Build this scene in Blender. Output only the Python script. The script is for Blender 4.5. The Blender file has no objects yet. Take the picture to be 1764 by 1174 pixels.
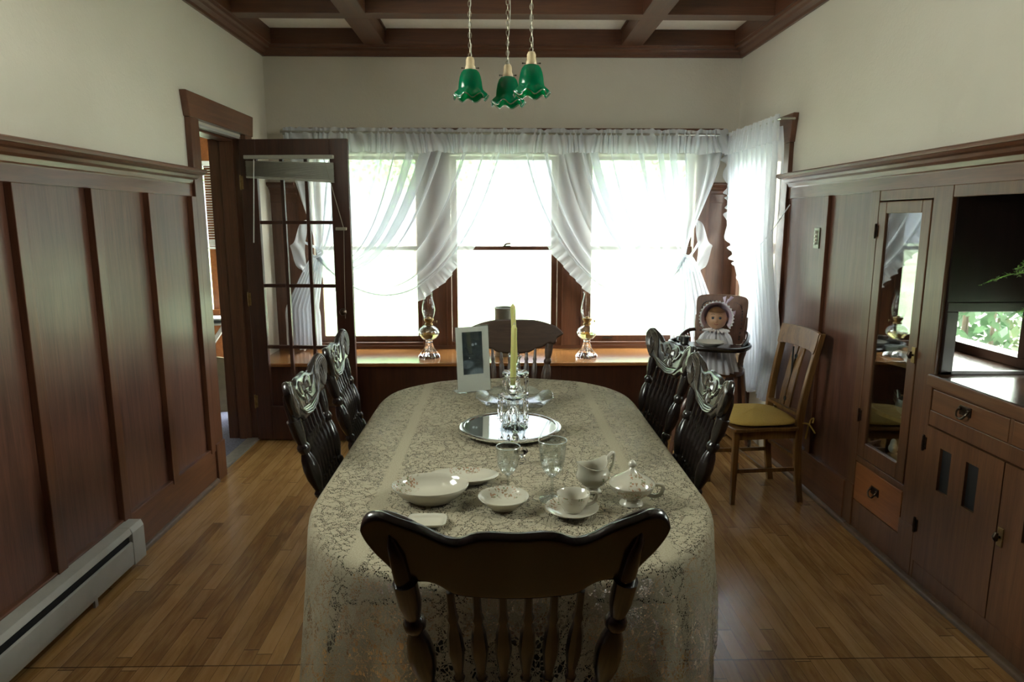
import bpy, bmesh, math, random
from mathutils import Vector, Matrix, noise
R = math.radians
random.seed(7)
scene = bpy.context.scene
col = scene.collection

# ---------------------------------------------------------------- camera
cam_d = bpy.data.cameras.new('camera'); cam = bpy.data.objects.new('camera', cam_d); col.objects.link(cam)
cam_d.sensor_width = 36; cam_d.lens = 24.0; cam_d.clip_start = .05; cam_d.clip_end = 300
cam.location = (0, 0, 1.6)
cam.rotation_euler = (R(90 - 9.983), 0, R(-1.056))
scene.camera = cam
# ---------------------------------------------------------------- sky, sun, exposure
w = bpy.data.worlds.new('overcast_sky'); scene.world = w; w.use_nodes = True
bg = w.node_tree.nodes['Background']
# cloudy sky: pale and even to the north (ahead, +y), made much brighter to the sides and behind as added fill
_t = w.node_tree; _tc = _t.nodes.new('ShaderNodeTexCoord'); _sp = _t.nodes.new('ShaderNodeSeparateXYZ'); _t.links.new(_tc.outputs['Generated'], _sp.inputs[0])
_r = _t.nodes.new('ShaderNodeValToRGB'); _t.links.new(_sp.outputs[1], _r.inputs[0]); _r.color_ramp.interpolation = 'EASE'
_r.color_ramp.elements[0].position = .30; _r.color_ramp.elements[0].color = (.90, .985, .90, 1)
_r.color_ramp.elements[1].position = .74; _r.color_ramp.elements[1].color = (.046, .051, .058, 1)
_t.links.new(_r.outputs[0], bg.inputs[0]); bg.inputs[1].default_value = 9.2
sd = bpy.data.lights.new('sun', 'SUN'); sd.energy = 1.5; sd.angle = R(2); sd.color = (1, .97, .88)
sun = bpy.data.objects.new('sun', sd); col.objects.link(sun); sun.rotation_euler = (R(26), 0, R(10))
def portal(loc, rot, sx, sy):   # samples the sky through an opening, gives no light of its own
    d = bpy.data.lights.new('window_portal', 'AREA'); d.shape = 'RECTANGLE'; d.size = sx; d.size_y = sy
    d.cycles.is_portal = True
    o = bpy.data.objects.new('window_portal', d); col.objects.link(o); o.location = loc; o.rotation_euler = rot
portal((.04, 5.62, 1.37), (R(-90), 0, 0), 3.1, 1.5)
portal((2.02, 4.9, 1.4), (0, R(90), 0), 1.4, .75)
vs = scene.view_settings
scene.display_settings.display_device = 'sRGB'
vs.view_transform = 'Standard'; vs.look = 'None'; vs.gamma = 1; vs.use_curve_mapping = False
vs.exposure = 2.08
scene.cycles.max_bounces = 10; scene.cycles.transparent_max_bounces = 16
scene.cycles.sample_clamp_indirect = 25

# ---------------------------------------------------------------- materials
def newmat(name):
    m = bpy.data.materials.new(name); m.use_nodes = True
    nt = m.node_tree; b = nt.nodes['Principled BSDF']
    return m, nt, b
def N(nt, t, **kw):
    n = nt.nodes.new(t)
    for k, v in kw.items():
        if k in n.inputs.keys(): n.inputs[k].default_value = v
        else: setattr(n, k, v)
    return n
def L(nt, a, b): nt.links.new(a, b)
def ramp(nt, fac, stops):
    r = nt.nodes.new('ShaderNodeValToRGB'); e = r.color_ramp.elements
    while len(e) < len(stops): e.new(.5)
    for i, (p, c) in enumerate(stops): e[i].position = p; e[i].color = (*c, 1) if len(c) == 3 else c
    L(nt, fac, r.inputs[0]); return r.outputs[0]
def math_(nt, op, a, b=None, clamp=False):
    n = nt.nodes.new('ShaderNodeMath'); n.operation = op; n.use_clamp = clamp
    for i, v in enumerate((a, b)):
        if v is None: continue
        if isinstance(v, (int, float)): n.inputs[i].default_value = v
        else: L(nt, v, n.inputs[i])
    return n.outputs[0]
def coords(nt, scale=(1, 1, 1), kind='Object'):
    tc = nt.nodes.new('ShaderNodeTexCoord'); mp = nt.nodes.new('ShaderNodeMapping')
    mp.inputs['Scale'].default_value = scale; L(nt, tc.outputs[kind], mp.inputs[0]); return mp.outputs[0]
def plain(name, c, rough=.5, metal=0, noise_amt=.0, ns=30, bump=0, coat=0, spec=.5):
    m, nt, b = newmat(name)
    b.inputs['Roughness'].default_value = rough; b.inputs['Metallic'].default_value = metal
    b.inputs['Specular IOR Level'].default_value = spec
    b.inputs['Coat Weight'].default_value = coat; b.inputs['Coat Roughness'].default_value = .15
    nz = N(nt, 'ShaderNodeTexNoise', Scale=float(ns), Detail=5.0); L(nt, coords(nt), nz.inputs['Vector'])
    lo = tuple(max(0, v * (1 - noise_amt)) for v in c); hi = tuple(min(1, v * (1 + noise_amt)) for v in c)
    L(nt, ramp(nt, nz.outputs[0], [(.3, lo), (.7, hi)]), b.inputs['Base Color'])
    if bump:
        bp = N(nt, 'ShaderNodeBump', Strength=bump, Distance=.01); L(nt, nz.outputs[0], bp.inputs['Height']); L(nt, bp.outputs[0], b.inputs['Normal'])
    return m
def wood(name, dark, light, axis='z', rough=.35, coat=.2, sc=1.0, patch=None):
    m, nt, b = newmat(name)
    s = {'x': (1.2, 22, 22), 'y': (22, 1.2, 22), 'z': (22, 22, 1.2)}[axis]
    v = coords(nt, tuple(q * sc for q in s))
    n1 = N(nt, 'ShaderNodeTexNoise', Scale=1.6, Detail=8.0, Roughness=.65, Distortion=.6); L(nt, v, n1.inputs['Vector'])
    n2 = N(nt, 'ShaderNodeTexNoise', Scale=9.0, Detail=3.0); L(nt, v, n2.inputs['Vector'])
    n3 = N(nt, 'ShaderNodeTexNoise', Scale=2.2, Detail=3.0); L(nt, coords(nt), n3.inputs['Vector'])
    f = math_(nt, 'ADD', math_(nt, 'MULTIPLY', n1.outputs[0], .55), math_(nt, 'MULTIPLY', n2.outputs[0], .2))
    f = math_(nt, 'ADD', f, math_(nt, 'MULTIPLY', n3.outputs[0], .25))
    L(nt, ramp(nt, f, [(.36, dark), (.64, light)]), b.inputs['Base Color'])
    rr = N(nt, 'ShaderNodeMapRange', **{'To Min': rough - .06, 'To Max': rough + .12}); L(nt, n3.outputs[0], rr.inputs[0]); L(nt, rr.outputs[0], b.inputs['Roughness'])
    b.inputs['Coat Weight'].default_value = coat; b.inputs['Coat Roughness'].default_value = .2
    bp = N(nt, 'ShaderNodeBump', Strength=.12, Distance=.004); L(nt, n1.outputs[0], bp.inputs['Height']); L(nt, bp.outputs[0], b.inputs['Normal'])
    return m
M = {}
M['panel'] = wood('red_brown_panel_wood', (.060, .021, .012), (.155, .060, .034), 'z', .40, .25)
M['trim'] = wood('red_brown_trim_wood', (.065, .022, .010), (.150, .055, .024), 'z', .36, .25)
M['trimy'] = wood('red_brown_rail_wood', (.075, .026, .012), (.160, .060, .028), 'y', .33, .3)
M['trimx'] = wood('red_brown_beam_wood', (.060, .019, .009), (.125, .043, .018), 'x', .36, .25)
M['beamy'] = wood('red_brown_beam_wood_long', (.060, .019, .009), (.125, .043, .018), 'y', .36, .25)
M['cab'] = wood('amber_brown_cabinet_wood', (.065, .024, .010), (.145, .060, .024), 'z', .36, .25)
M['caby'] = wood('amber_brown_cabinet_rail_wood', (.08, .030, .011), (.165, .066, .025), 'y', .34, .25)
M['drawer'] = wood('orange_brown_drawer_wood', (.16, .050, .013), (.27, .09, .024), 'y', .35, .2)
M['door'] = wood('dark_red_brown_door_wood', (.035, .012, .008), (.080, .027, .015), 'z', .38, .2)
M['seat'] = wood('honey_window_seat_wood', (.20, .075, .020), (.40, .18, .06), 'x', .16, .4)
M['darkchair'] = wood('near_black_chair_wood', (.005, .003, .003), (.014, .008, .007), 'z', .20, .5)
M['sheencarving'] = wood('dark_carving_painted_sheen', (.030, .022, .017), (.10, .080, .060), 'x', .24, .4)  # ridges paler than the chair wood: reflected sky sheen painted into the colour
M['brownchair'] = wood('brown_chair_wood', (.035, .018, .011), (.085, .045, .028), 'x', .45, .1)
M['oak'] = wood('golden_oak_chair_wood', (.10, .045, .012), (.29, .145, .042), 'z', .30, .3)
M['highoak'] = wood('brown_high_chair_wood', (.09, .036, .018), (.20, .085, .045), 'z', .36, .2)
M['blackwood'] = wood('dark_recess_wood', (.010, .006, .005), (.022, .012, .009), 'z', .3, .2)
M['counter'] = wood('dark_glossy_counter_wood', (.035, .016, .009), (.08, .036, .018), 'y', .12, .6)
M['brass'] = plain('aged_brass', (.30, .20, .09), .35, .9, .25, 40)
M['chainmetal'] = plain('dull_bronze_chain', (.22, .19, .13), .45, .6, .2, 60)
M['dkmetal'] = plain('dark_bronze_hardware', (.075, .05, .035), .32, .9, .3, 60)
M['steel'] = plain('polished_silver', (.86, .87, .88), .06, 1, .02)
M['dull_metal'] = plain('dull_nickel', (.45, .44, .40), .3, 1, .1)
M['heater'] = plain('painted_grey_metal', (.42, .41, .38), .38, 0, .06, 12)
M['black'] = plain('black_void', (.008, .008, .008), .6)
M['shoe'] = plain('worn_shoe_moulding', (.12, .07, .04), .4, 0, .2)
M['threshold'] = plain('worn_metal_threshold', (.25, .22, .20), .5, .2, .15)
M['ceil'] = plain('off_white_ceiling_panel', (.80, .77, .72), .7, 0, .03)
M['china'] = None
M['candle'] = plain('pale_green_wax', (.44, .45, .15), .45, 0, .04); M['candle'].node_tree.nodes['Principled BSDF'].inputs['Subsurface Weight'].default_value = .2
M['wick'] = plain('candle_wick', (.35, .35, .3), .8)
M['cushion'] = plain('mustard_cushion_fabric', (.52, .35, .085), .85, 0, .14, 220, .25)
M['porc'] = plain('white_porcelain', (.62, .60, .54), .18, 0, .03)
M['brownpot'] = plain('brown_stoneware', (.16, .09, .05), .4, 0, .2)
M['blind'] = plain('cream_vinyl_slat', (.42, .41, .35), .45, 0, .04)
M['cord'] = plain('cream_cord', (.40, .37, .30), .7)
M['white_slat'] = plain('white_vinyl_slat', (.72, .72, .70), .4)
M['carpet'] = plain('blue_grey_carpet', (.16, .16, .24), .95, 0, .5, 160, .6)
M['skin'] = plain('vinyl_doll_skin', (.62, .36, .22), .42, 0, .06, 20)
M['lip'] = plain('doll_lip_paint', (.50, .16, .12), .4)
M['eye'] = plain('doll_blue_eye', (.05, .08, .12), .12)
M['hair'] = plain('doll_brown_hair', (.20, .10, .04), .6)
M['bonnet'] = plain('pale_lilac_bonnet_cloth', (.72, .60, .72), .8, 0, .05, 90)
M['lacewhite'] = plain('white_lace_dress_cloth', (.76, .74, .76), .85, 0, .16, 120, .5)
M['cardpaper'] = plain('pale_card_paper', (.60, .58, .53), .6)
M['leaf'] = plain('bright_fern_leaf', (.16, .34, .06), .5, 0, .35, 30)
M['terracotta'] = plain('terracotta_pot', (.40, .17, .09), .8, 0, .12)
M['switchplate'] = plain('tarnished_switch_plate', (.20, .20, .15), .3, .7, .3, 80)
M['ivory'] = plain('ivory_button', (.6, .58, .48), .3)
M['paper'] = plain('white_paper', (.75, .75, .75), .7)
M['bluecloth'] = plain('pale_blue_cloth', (.55, .60, .70), .8, 0, .2, 12)
M['tan'] = plain('tan_wood_box', (.17, .13, .075), .6, 0, .15, 15)
M['folding'] = plain('grey_folding_stand_wood', (.30, .28, .26), .5, 0, .1)
M['beige_cap'] = plain('aged_ivory_socket_cap', (.36, .27, .15), .5, 0, .2, 50)
M['flame'] = M['wick']

def plaster():
    m, nt, b = newmat('beige_plaster'); b.inputs['Roughness'].default_value = .55
    v = coords(nt)
    n1 = N(nt, 'ShaderNodeTexNoise', Scale=1.4, Detail=3.0); L(nt, v, n1.inputs['Vector'])
    n2 = N(nt, 'ShaderNodeTexNoise', Scale=45.0, Detail=6.0, Distortion=.8); L(nt, v, n2.inputs['Vector'])
    L(nt, ramp(nt, n1.outputs[0], [(.3, (.57, .515, .43)), (.7, (.63, .575, .49))]), b.inputs['Base Color'])
    bp = N(nt, 'ShaderNodeBump', Strength=.35, Distance=.006); L(nt, n2.outputs[0], bp.inputs['Height']); L(nt, bp.outputs[0], b.inputs['Normal'])
    return m
M['plaster'] = plaster()
def floor_mat():
    m, nt, b = newmat('maple_strip_floor')
    tc = nt.nodes.new('ShaderNodeTexCoord'); sp = nt.nodes.new('ShaderNodeSeparateXYZ'); L(nt, tc.outputs['Object'], sp.inputs[0])
    W = .0572
    xi = math_(nt, 'DIVIDE', sp.outputs[0], W); ci = math_(nt, 'FLOOR', xi); fr = math_(nt, 'SUBTRACT', xi, ci)
    # a seam row at y = 2.27 splits the boards
    side = math_(nt, 'GREATER_THAN', sp.outputs[1], 2.27)
    wn = N(nt, 'ShaderNodeTexWhiteNoise', noise_dimensions='2D'); cx = nt.nodes.new('ShaderNodeCombineXYZ'); L(nt, ci, cx.inputs[0]); L(nt, side, cx.inputs[1]); L(nt, cx.outputs[0], wn.inputs['Vector'])
    yo = math_(nt, 'ADD', math_(nt, 'DIVIDE', sp.outputs[1], 1.25), math_(nt, 'MULTIPLY', wn.outputs[0], 7.3)); yi = math_(nt, 'FLOOR', yo); yf = math_(nt, 'SUBTRACT', yo, yi)
    wn2 = N(nt, 'ShaderNodeTexWhiteNoise', noise_dimensions='3D'); c2 = nt.nodes.new('ShaderNodeCombineXYZ'); L(nt, ci, c2.inputs[0]); L(nt, yi, c2.inputs[1]); L(nt, side, c2.inputs[2]); L(nt, c2.outputs[0], wn2.inputs['Vector'])
    c3 = nt.nodes.new('ShaderNodeCombineXYZ')
    L(nt, math_(nt, 'ADD', math_(nt, 'MULTIPLY', sp.outputs[0], 30), math_(nt, 'MULTIPLY', wn2.outputs[0], 50)), c3.inputs[0]); L(nt, math_(nt, 'MULTIPLY', sp.outputs[1], 3.5), c3.inputs[1])
    n1 = N(nt, 'ShaderNodeTexNoise', Scale=1.0, Detail=7.0, Roughness=.6, Distortion=1.2); L(nt, c3.outputs[0], n1.inputs['Vector'])
    n2 = N(nt, 'ShaderNodeTexNoise', Scale=5.0, Detail=4.0); L(nt, tc.outputs['Object'], n2.inputs['Vector'])
    f = math_(nt, 'ADD', math_(nt, 'MULTIPLY', n1.outputs[0], .6), math_(nt, 'MULTIPLY', wn2.outputs[0], .26)); f = math_(nt, 'ADD', f, math_(nt, 'MULTIPLY', n2.outputs[0], .22))
    base = ramp(nt, f, [(.20, (.15, .068, .022)), (.45, (.32, .163, .055)), (.62, (.46, .255, .095)), (.82, (.56, .33, .14))])
    # joints
    e1 = math_(nt, 'LESS_THAN', fr, .028); e2 = math_(nt, 'LESS_THAN', yf, .0032)
    sm = math_(nt, 'LESS_THAN', math_(nt, 'ABSOLUTE', math_(nt, 'SUBTRACT', sp.outputs[1], 2.27)), .003)
    e = math_(nt, 'MAXIMUM', math_(nt, 'MAXIMUM', e1, e2), sm)
    mx = N(nt, 'ShaderNodeMix', data_type='RGBA'); L(nt, math_(nt, 'MULTIPLY', e, .75), mx.inputs[0]); L(nt, base, mx.inputs[6]); mx.inputs[7].default_value = (.03, .015, .008, 1)
    L(nt, mx.outputs[2], b.inputs['Base Color'])
    rr = N(nt, 'ShaderNodeMapRange', **{'To Min': .14, 'To Max': .32}); L(nt, n2.outputs[0], rr.inputs[0]); L(nt, rr.outputs[0], b.inputs['Roughness'])
    bp = N(nt, 'ShaderNodeBump', Strength=.3, Distance=.002); L(nt, math_(nt, 'SUBTRACT', 1.0, e), bp.inputs['Height']); L(nt, bp.outputs[0], b.inputs['Normal'])
    return m
M['floor'] = floor_mat()
def thin_glass(name, tint=(1, 1, 1), rough=.0, ior=1.5, extra=0.0):
    m, nt, b = newmat(name); nt.nodes.remove(b); out = nt.nodes['Material Output']
    t = N(nt, 'ShaderNodeBsdfTransparent'); t.inputs[0].default_value = (*tint, 1)
    g = N(nt, 'ShaderNodeBsdfGlossy'); g.inputs['Roughness'].default_value = rough
    f = N(nt, 'ShaderNodeLayerWeight', Blend=.5); mx = N(nt, 'ShaderNodeMixShader')
    fac = math_(nt, 'ADD', math_(nt, 'MULTIPLY', math_(nt, 'POWER', f.outputs['Facing'], 4.0), .8), .06 + extra, True)
    L(nt, fac, mx.inputs[0]); L(nt, t.outputs[0], mx.inputs[1]); L(nt, g.outputs[0], mx.inputs[2]); L(nt, mx.outputs[0], out.inputs[0])
    return m
M['pane'] = thin_glass('window_pane_glass')
M['thin'] = thin_glass('clear_thin_glass', (.97, .985, .98), .03, 1.5, .0)
M['thinpress'] = thin_glass('pressed_thin_glass', (.92, .95, .94), .08, 1.6, .16)
def crystal(name, c=(1, 1, 1), rough=0.0, ior=1.5):
    m, nt, b = newmat(name); b.inputs['Base Color'].default_value = (*c, 1); b.inputs['Transmission Weight'].default_value = 1
    b.inputs['Roughness'].default_value = rough; b.inputs['IOR'].default_value = ior; return m
M['crystal'] = crystal('cut_crystal')
M['rimglint'] = plain('painted_rim_highlight', (.72, .78, .76), .06, .6, 0)  # pale opaque colour painted as the highlight along the goblet rims
M['oil'] = crystal('yellow_lamp_oil', (.95, .85, .35), 0, 1.4)
M['green'] = None
def green_glass():
    m, nt, b = newmat('green_cased_glass'); b.inputs['Base Color'].default_value = (.0, .16, .075, 1); b.inputs['Roughness'].default_value = .10
    b.inputs['Coat Weight'].default_value = .5
    out = nt.nodes['Material Output']
    tr = N(nt, 'ShaderNodeBsdfTranslucent'); tr.inputs[0].default_value = (.0, .46, .20, 1)
    tp = N(nt, 'ShaderNodeBsdfTransparent'); tp.inputs[0].default_value = (.02, .50, .26, 1)
    m1 = N(nt, 'ShaderNodeMixShader', Fac=.50); L(nt, b.outputs[0], m1.inputs[1]); L(nt, tr.outputs[0], m1.inputs[2])
    m2 = N(nt, 'ShaderNodeMixShader', Fac=.30); L(nt, m1.outputs[0], m2.inputs[1]); L(nt, tp.outputs[0], m2.inputs[2])
    L(nt, m2.outputs[0], out.inputs[0]); return m
M['green'] = green_glass()
M['clearrim'] = thin_glass('clear_aqua_rim_glass', (.55, .85, .78), .05, 1.8, .25)
def mirror():
    m, nt, b = newmat('silvered_mirror'); b.inputs['Base Color'].default_value = (.92, .94, .93, 1); b.inputs['Metallic'].default_value = 1; b.inputs['Roughness'].default_value = .02; return m
M['mirror'] = mirror()
def sheer(name, a0, a1, c=(.93, .95, 1.0)):
    m, nt, b = newmat(name); nt.nodes.remove(b); out = nt.nodes['Material Output']
    d = N(nt, 'ShaderNodeBsdfDiffuse'); d.inputs[0].default_value = (*c, 1)
    tl = N(nt, 'ShaderNodeBsdfTranslucent'); tl.inputs[0].default_value = (*c, 1)
    tp = N(nt, 'ShaderNodeBsdfTransparent'); tp.inputs[0].default_value = (.97, .98, 1, 1)
    m1 = N(nt, 'ShaderNodeMixShader', Fac=.30); L(nt, d.outputs[0], m1.inputs[1]); L(nt, tl.outputs[0], m1.inputs[2])
    lw = N(nt, 'ShaderNodeLayerWeight', Blend=.35)
    mr = N(nt, 'ShaderNodeMapRange', **{'To Min': a0, 'To Max': a1}); L(nt, lw.outputs['Facing'], mr.inputs[0])
    m2 = N(nt, 'ShaderNodeMixShader'); L(nt, mr.outputs[0], m2.inputs[0]); L(nt, tp.outputs[0], m2.inputs[1]); L(nt, m1.outputs[0], m2.inputs[2]); L(nt, m2.outputs[0], out.inputs[0])
    return m
M['sheer'] = sheer('white_sheer_voile', .55, .92)
M['ruffle'] = sheer('white_ruffle_voile', .58, .92)
M['sidecurtain'] = sheer('white_voile_gathered', .68, .95)
M['tulle'] = sheer('white_doll_lace', .6, .95, (.92, .90, .93))
def lace():
    m, nt, b = newmat('ecru_lace_cloth'); out = nt.nodes['Material Output']
    b.inputs['Roughness'].default_value = .85; b.inputs['Specular IOR Level'].default_value = .15
    uv = N(nt, 'ShaderNodeUVMap', uv_map='lace')
    nz = N(nt, 'ShaderNodeTexNoise', Scale=7.0, Detail=2.0); L(nt, uv.outputs[0], nz.inputs['Vector'])
    mixv = N(nt, 'ShaderNodeMix', data_type='VECTOR', Factor=.14)
    L(nt, uv.outputs[0], mixv.inputs[4]); L(nt, nz.outputs['Color'], mixv.inputs[5])
    v1 = N(nt, 'ShaderNodeTexVoronoi', feature='DISTANCE_TO_EDGE', Scale=27.0); L(nt, mixv.outputs[1], v1.inputs['Vector'])
    v1b = N(nt, 'ShaderNodeTexNoise', Scale=11.0, Detail=1.0, Distortion=3.2); L(nt, uv.outputs[0], v1b.inputs['Vector'])
    # curling bands where the net is open: rings of warped noise and edges of warped cells
    band = math_(nt, 'LESS_THAN', math_(nt, 'ABSOLUTE', math_(nt, 'SUBTRACT', v1b.outputs[0], .5)), .036)
    cell = math_(nt, 'LESS_THAN', v1.outputs[0], .055)
    open_ = math_(nt, 'MAXIMUM', band, cell)
    holes = N(nt, 'ShaderNodeTexVoronoi', feature='DISTANCE_TO_EDGE', Scale=190.0); L(nt, uv.outputs[0], holes.inputs['Vector'])
    hole = math_(nt, 'GREATER_THAN', holes.outputs[0], .13)
    hol = math_(nt, 'MULTIPLY', open_, hole)
    # woven plain stripe band near the border: attribute 'stripe'
    at = N(nt, 'ShaderNodeAttribute', attribute_name='stripe')
    hol = math_(nt, 'MULTIPLY', hol, math_(nt, 'SUBTRACT', 1.0, at.outputs['Fac']), True)
    # larger openwork low on the drop
    at2 = N(nt, 'ShaderNodeAttribute', attribute_name='drop')
    v2 = N(nt, 'ShaderNodeTexNoise', Scale=8.0, Detail=.5, Distortion=2.5); L(nt, uv.outputs[0], v2.inputs['Vector'])
    big = math_(nt, 'MULTIPLY', math_(nt, 'GREATER_THAN', v2.outputs[0], .545), at2.outputs['Fac'])
    h2 = N(nt, 'ShaderNodeTexVoronoi', feature='DISTANCE_TO_EDGE', Scale=70.0); L(nt, uv.outputs[0], h2.inputs['Vector'])
    big = math_(nt, 'MULTIPLY', big, math_(nt, 'GREATER_THAN', h2.outputs[0], .11))
    hol = math_(nt, 'MAXIMUM', hol, big)
    fine = N(nt, 'ShaderNodeTexNoise', Scale=260.0, Detail=2.0); L(nt, uv.outputs[0], fine.inputs['Vector'])
    L(nt, ramp(nt, fine.outputs[0], [(.35, (.33, .285, .195)), (.65, (.48, .425, .31))]), b.inputs['Base Color'])
    bp = N(nt, 'ShaderNodeBump', Strength=.5, Distance=.002); L(nt, math_(nt, 'SUBTRACT', v1b.outputs[0], open_), bp.inputs['Height']); L(nt, bp.outputs[0], b.inputs['Normal'])
    tl = N(nt, 'ShaderNodeBsdfTranslucent'); tl.inputs[0].default_value = (.42, .30, .17, 1)
    m1 = N(nt, 'ShaderNodeMixShader', Fac=.22); L(nt, b.outputs[0], m1.inputs[1]); L(nt, tl.outputs[0], m1.inputs[2])
    tp = N(nt, 'ShaderNodeBsdfTransparent'); m2 = N(nt, 'ShaderNodeMixShader')
    L(nt, hol, m2.inputs[0]); L(nt, m1.outputs[0], m2.inputs[1]); L(nt, tp.outputs[0], m2.inputs[2]); L(nt, m2.outputs[0], out.inputs[0])
    return m
M['lace'] = lace()
def china():
    m, nt, b = newmat('ivory_china_with_floral_spray'); b.inputs['Roughness'].default_value = .12; b.inputs['Coat Weight'].default_value = .4
    at = N(nt, 'ShaderNodeAttribute', attribute_name='decal')
    v = N(nt, 'ShaderNodeTexVoronoi', Scale=150.0); L(nt, coords(nt), v.inputs['Vector'])
    nz = N(nt, 'ShaderNodeTexNoise', Scale=60.0, Detail=3.0); L(nt, coords(nt), nz.inputs['Vector'])
    spot = math_(nt, 'MULTIPLY', math_(nt, 'LESS_THAN', v.outputs[0], .52), math_(nt, 'GREATER_THAN', nz.outputs[0], .47))
    fac = math_(nt, 'MULTIPLY', math_(nt, 'MULTIPLY', spot, at.outputs['Fac']), .85)
    cr = ramp(nt, v.outputs['Color'], [(.25, (.13, .16, .07)), (.5, (.36, .15, .07)), (.75, (.20, .10, .05))])
    mx = N(nt, 'ShaderNodeMix', data_type='RGBA'); L(nt, fac, mx.inputs[0]); mx.inputs[6].default_value = (.47, .435, .35, 1); L(nt, cr, mx.inputs[7])
    L(nt, mx.outputs[2], b.inputs['Base Color']); return m
M['china'] = china()
def print_mat():
    m, nt, b = newmat('grey_photograph_print'); b.inputs['Roughness'].default_value = .3
    tc = nt.nodes.new('ShaderNodeTexCoord'); sp = nt.nodes.new('ShaderNodeSeparateXYZ'); L(nt, tc.outputs['Object'], sp.inputs[0])
    nz = N(nt, 'ShaderNodeTexNoise', Scale=38.0, Detail=6.0, Roughness=.7); L(nt, tc.outputs['Object'], nz.inputs['Vector'])
    # pale table ellipse in the lower part, dark window wall above, small lamps
    def blob(cx, cz, rx, rz, soft=.3):
        a = math_(nt, 'POWER', math_(nt, 'DIVIDE', math_(nt, 'SUBTRACT', sp.outputs[0], cx), rx), 2.0)
        c = math_(nt, 'POWER', math_(nt, 'DIVIDE', math_(nt, 'SUBTRACT', sp.outputs[2], cz), rz), 2.0)
        d = math_(nt, 'ADD', a, c)
        return math_(nt, 'MULTIPLY', math_(nt, 'SUBTRACT', 1.3, d), 1.4, True)
    f = math_(nt, 'MULTIPLY', nz.outputs[0], .22)
    f = math_(nt, 'ADD', f, math_(nt, 'MULTIPLY', blob(.02, .085, .05, .038), .28))
    f = math_(nt, 'ADD', f, math_(nt, 'MULTIPLY', blob(-.035, .14, .04, .022), .22))
    f = math_(nt, 'ADD', f, math_(nt, 'MULTIPLY', blob(.0, .235, .007, .007), .5))
    f = math_(nt, 'ADD', f, math_(nt, 'MULTIPLY', blob(.016, .238, .006, .006), .5))
    L(nt, ramp(nt, f, [(.05, (.006, .012, .014)), (.25, (.06, .08, .095)), (.6, (.34, .38, .44))]), b.inputs['Base Color'])
    return m
M['print'] = print_mat()
def grass_mat():
    m, nt, b = newmat('sunlit_lawn'); b.inputs['Roughness'].default_value = .9
    n = N(nt, 'ShaderNodeTexNoise', Scale=.5, Detail=6.0); L(nt, coords(nt), n.inputs['Vector'])
    L(nt, ramp(nt, n.outputs[0], [(.35, (.085, .12, .065)), (.65, (.14, .17, .105))]), b.inputs['Base Color']); return m
M['lawn'] = grass_mat()
M['treeleaf'] = plain('garden_tree_leaf', (.16, .30, .10), .6, 0, .4, 3)
M['hedgeleaf'] = plain('hedge_leaf', (.05, .11, .05), .5, 0, .4, 6)
M['bark'] = plain('grey_bark', (.12, .09, .07), .9, 0, .3, 8)

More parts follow.
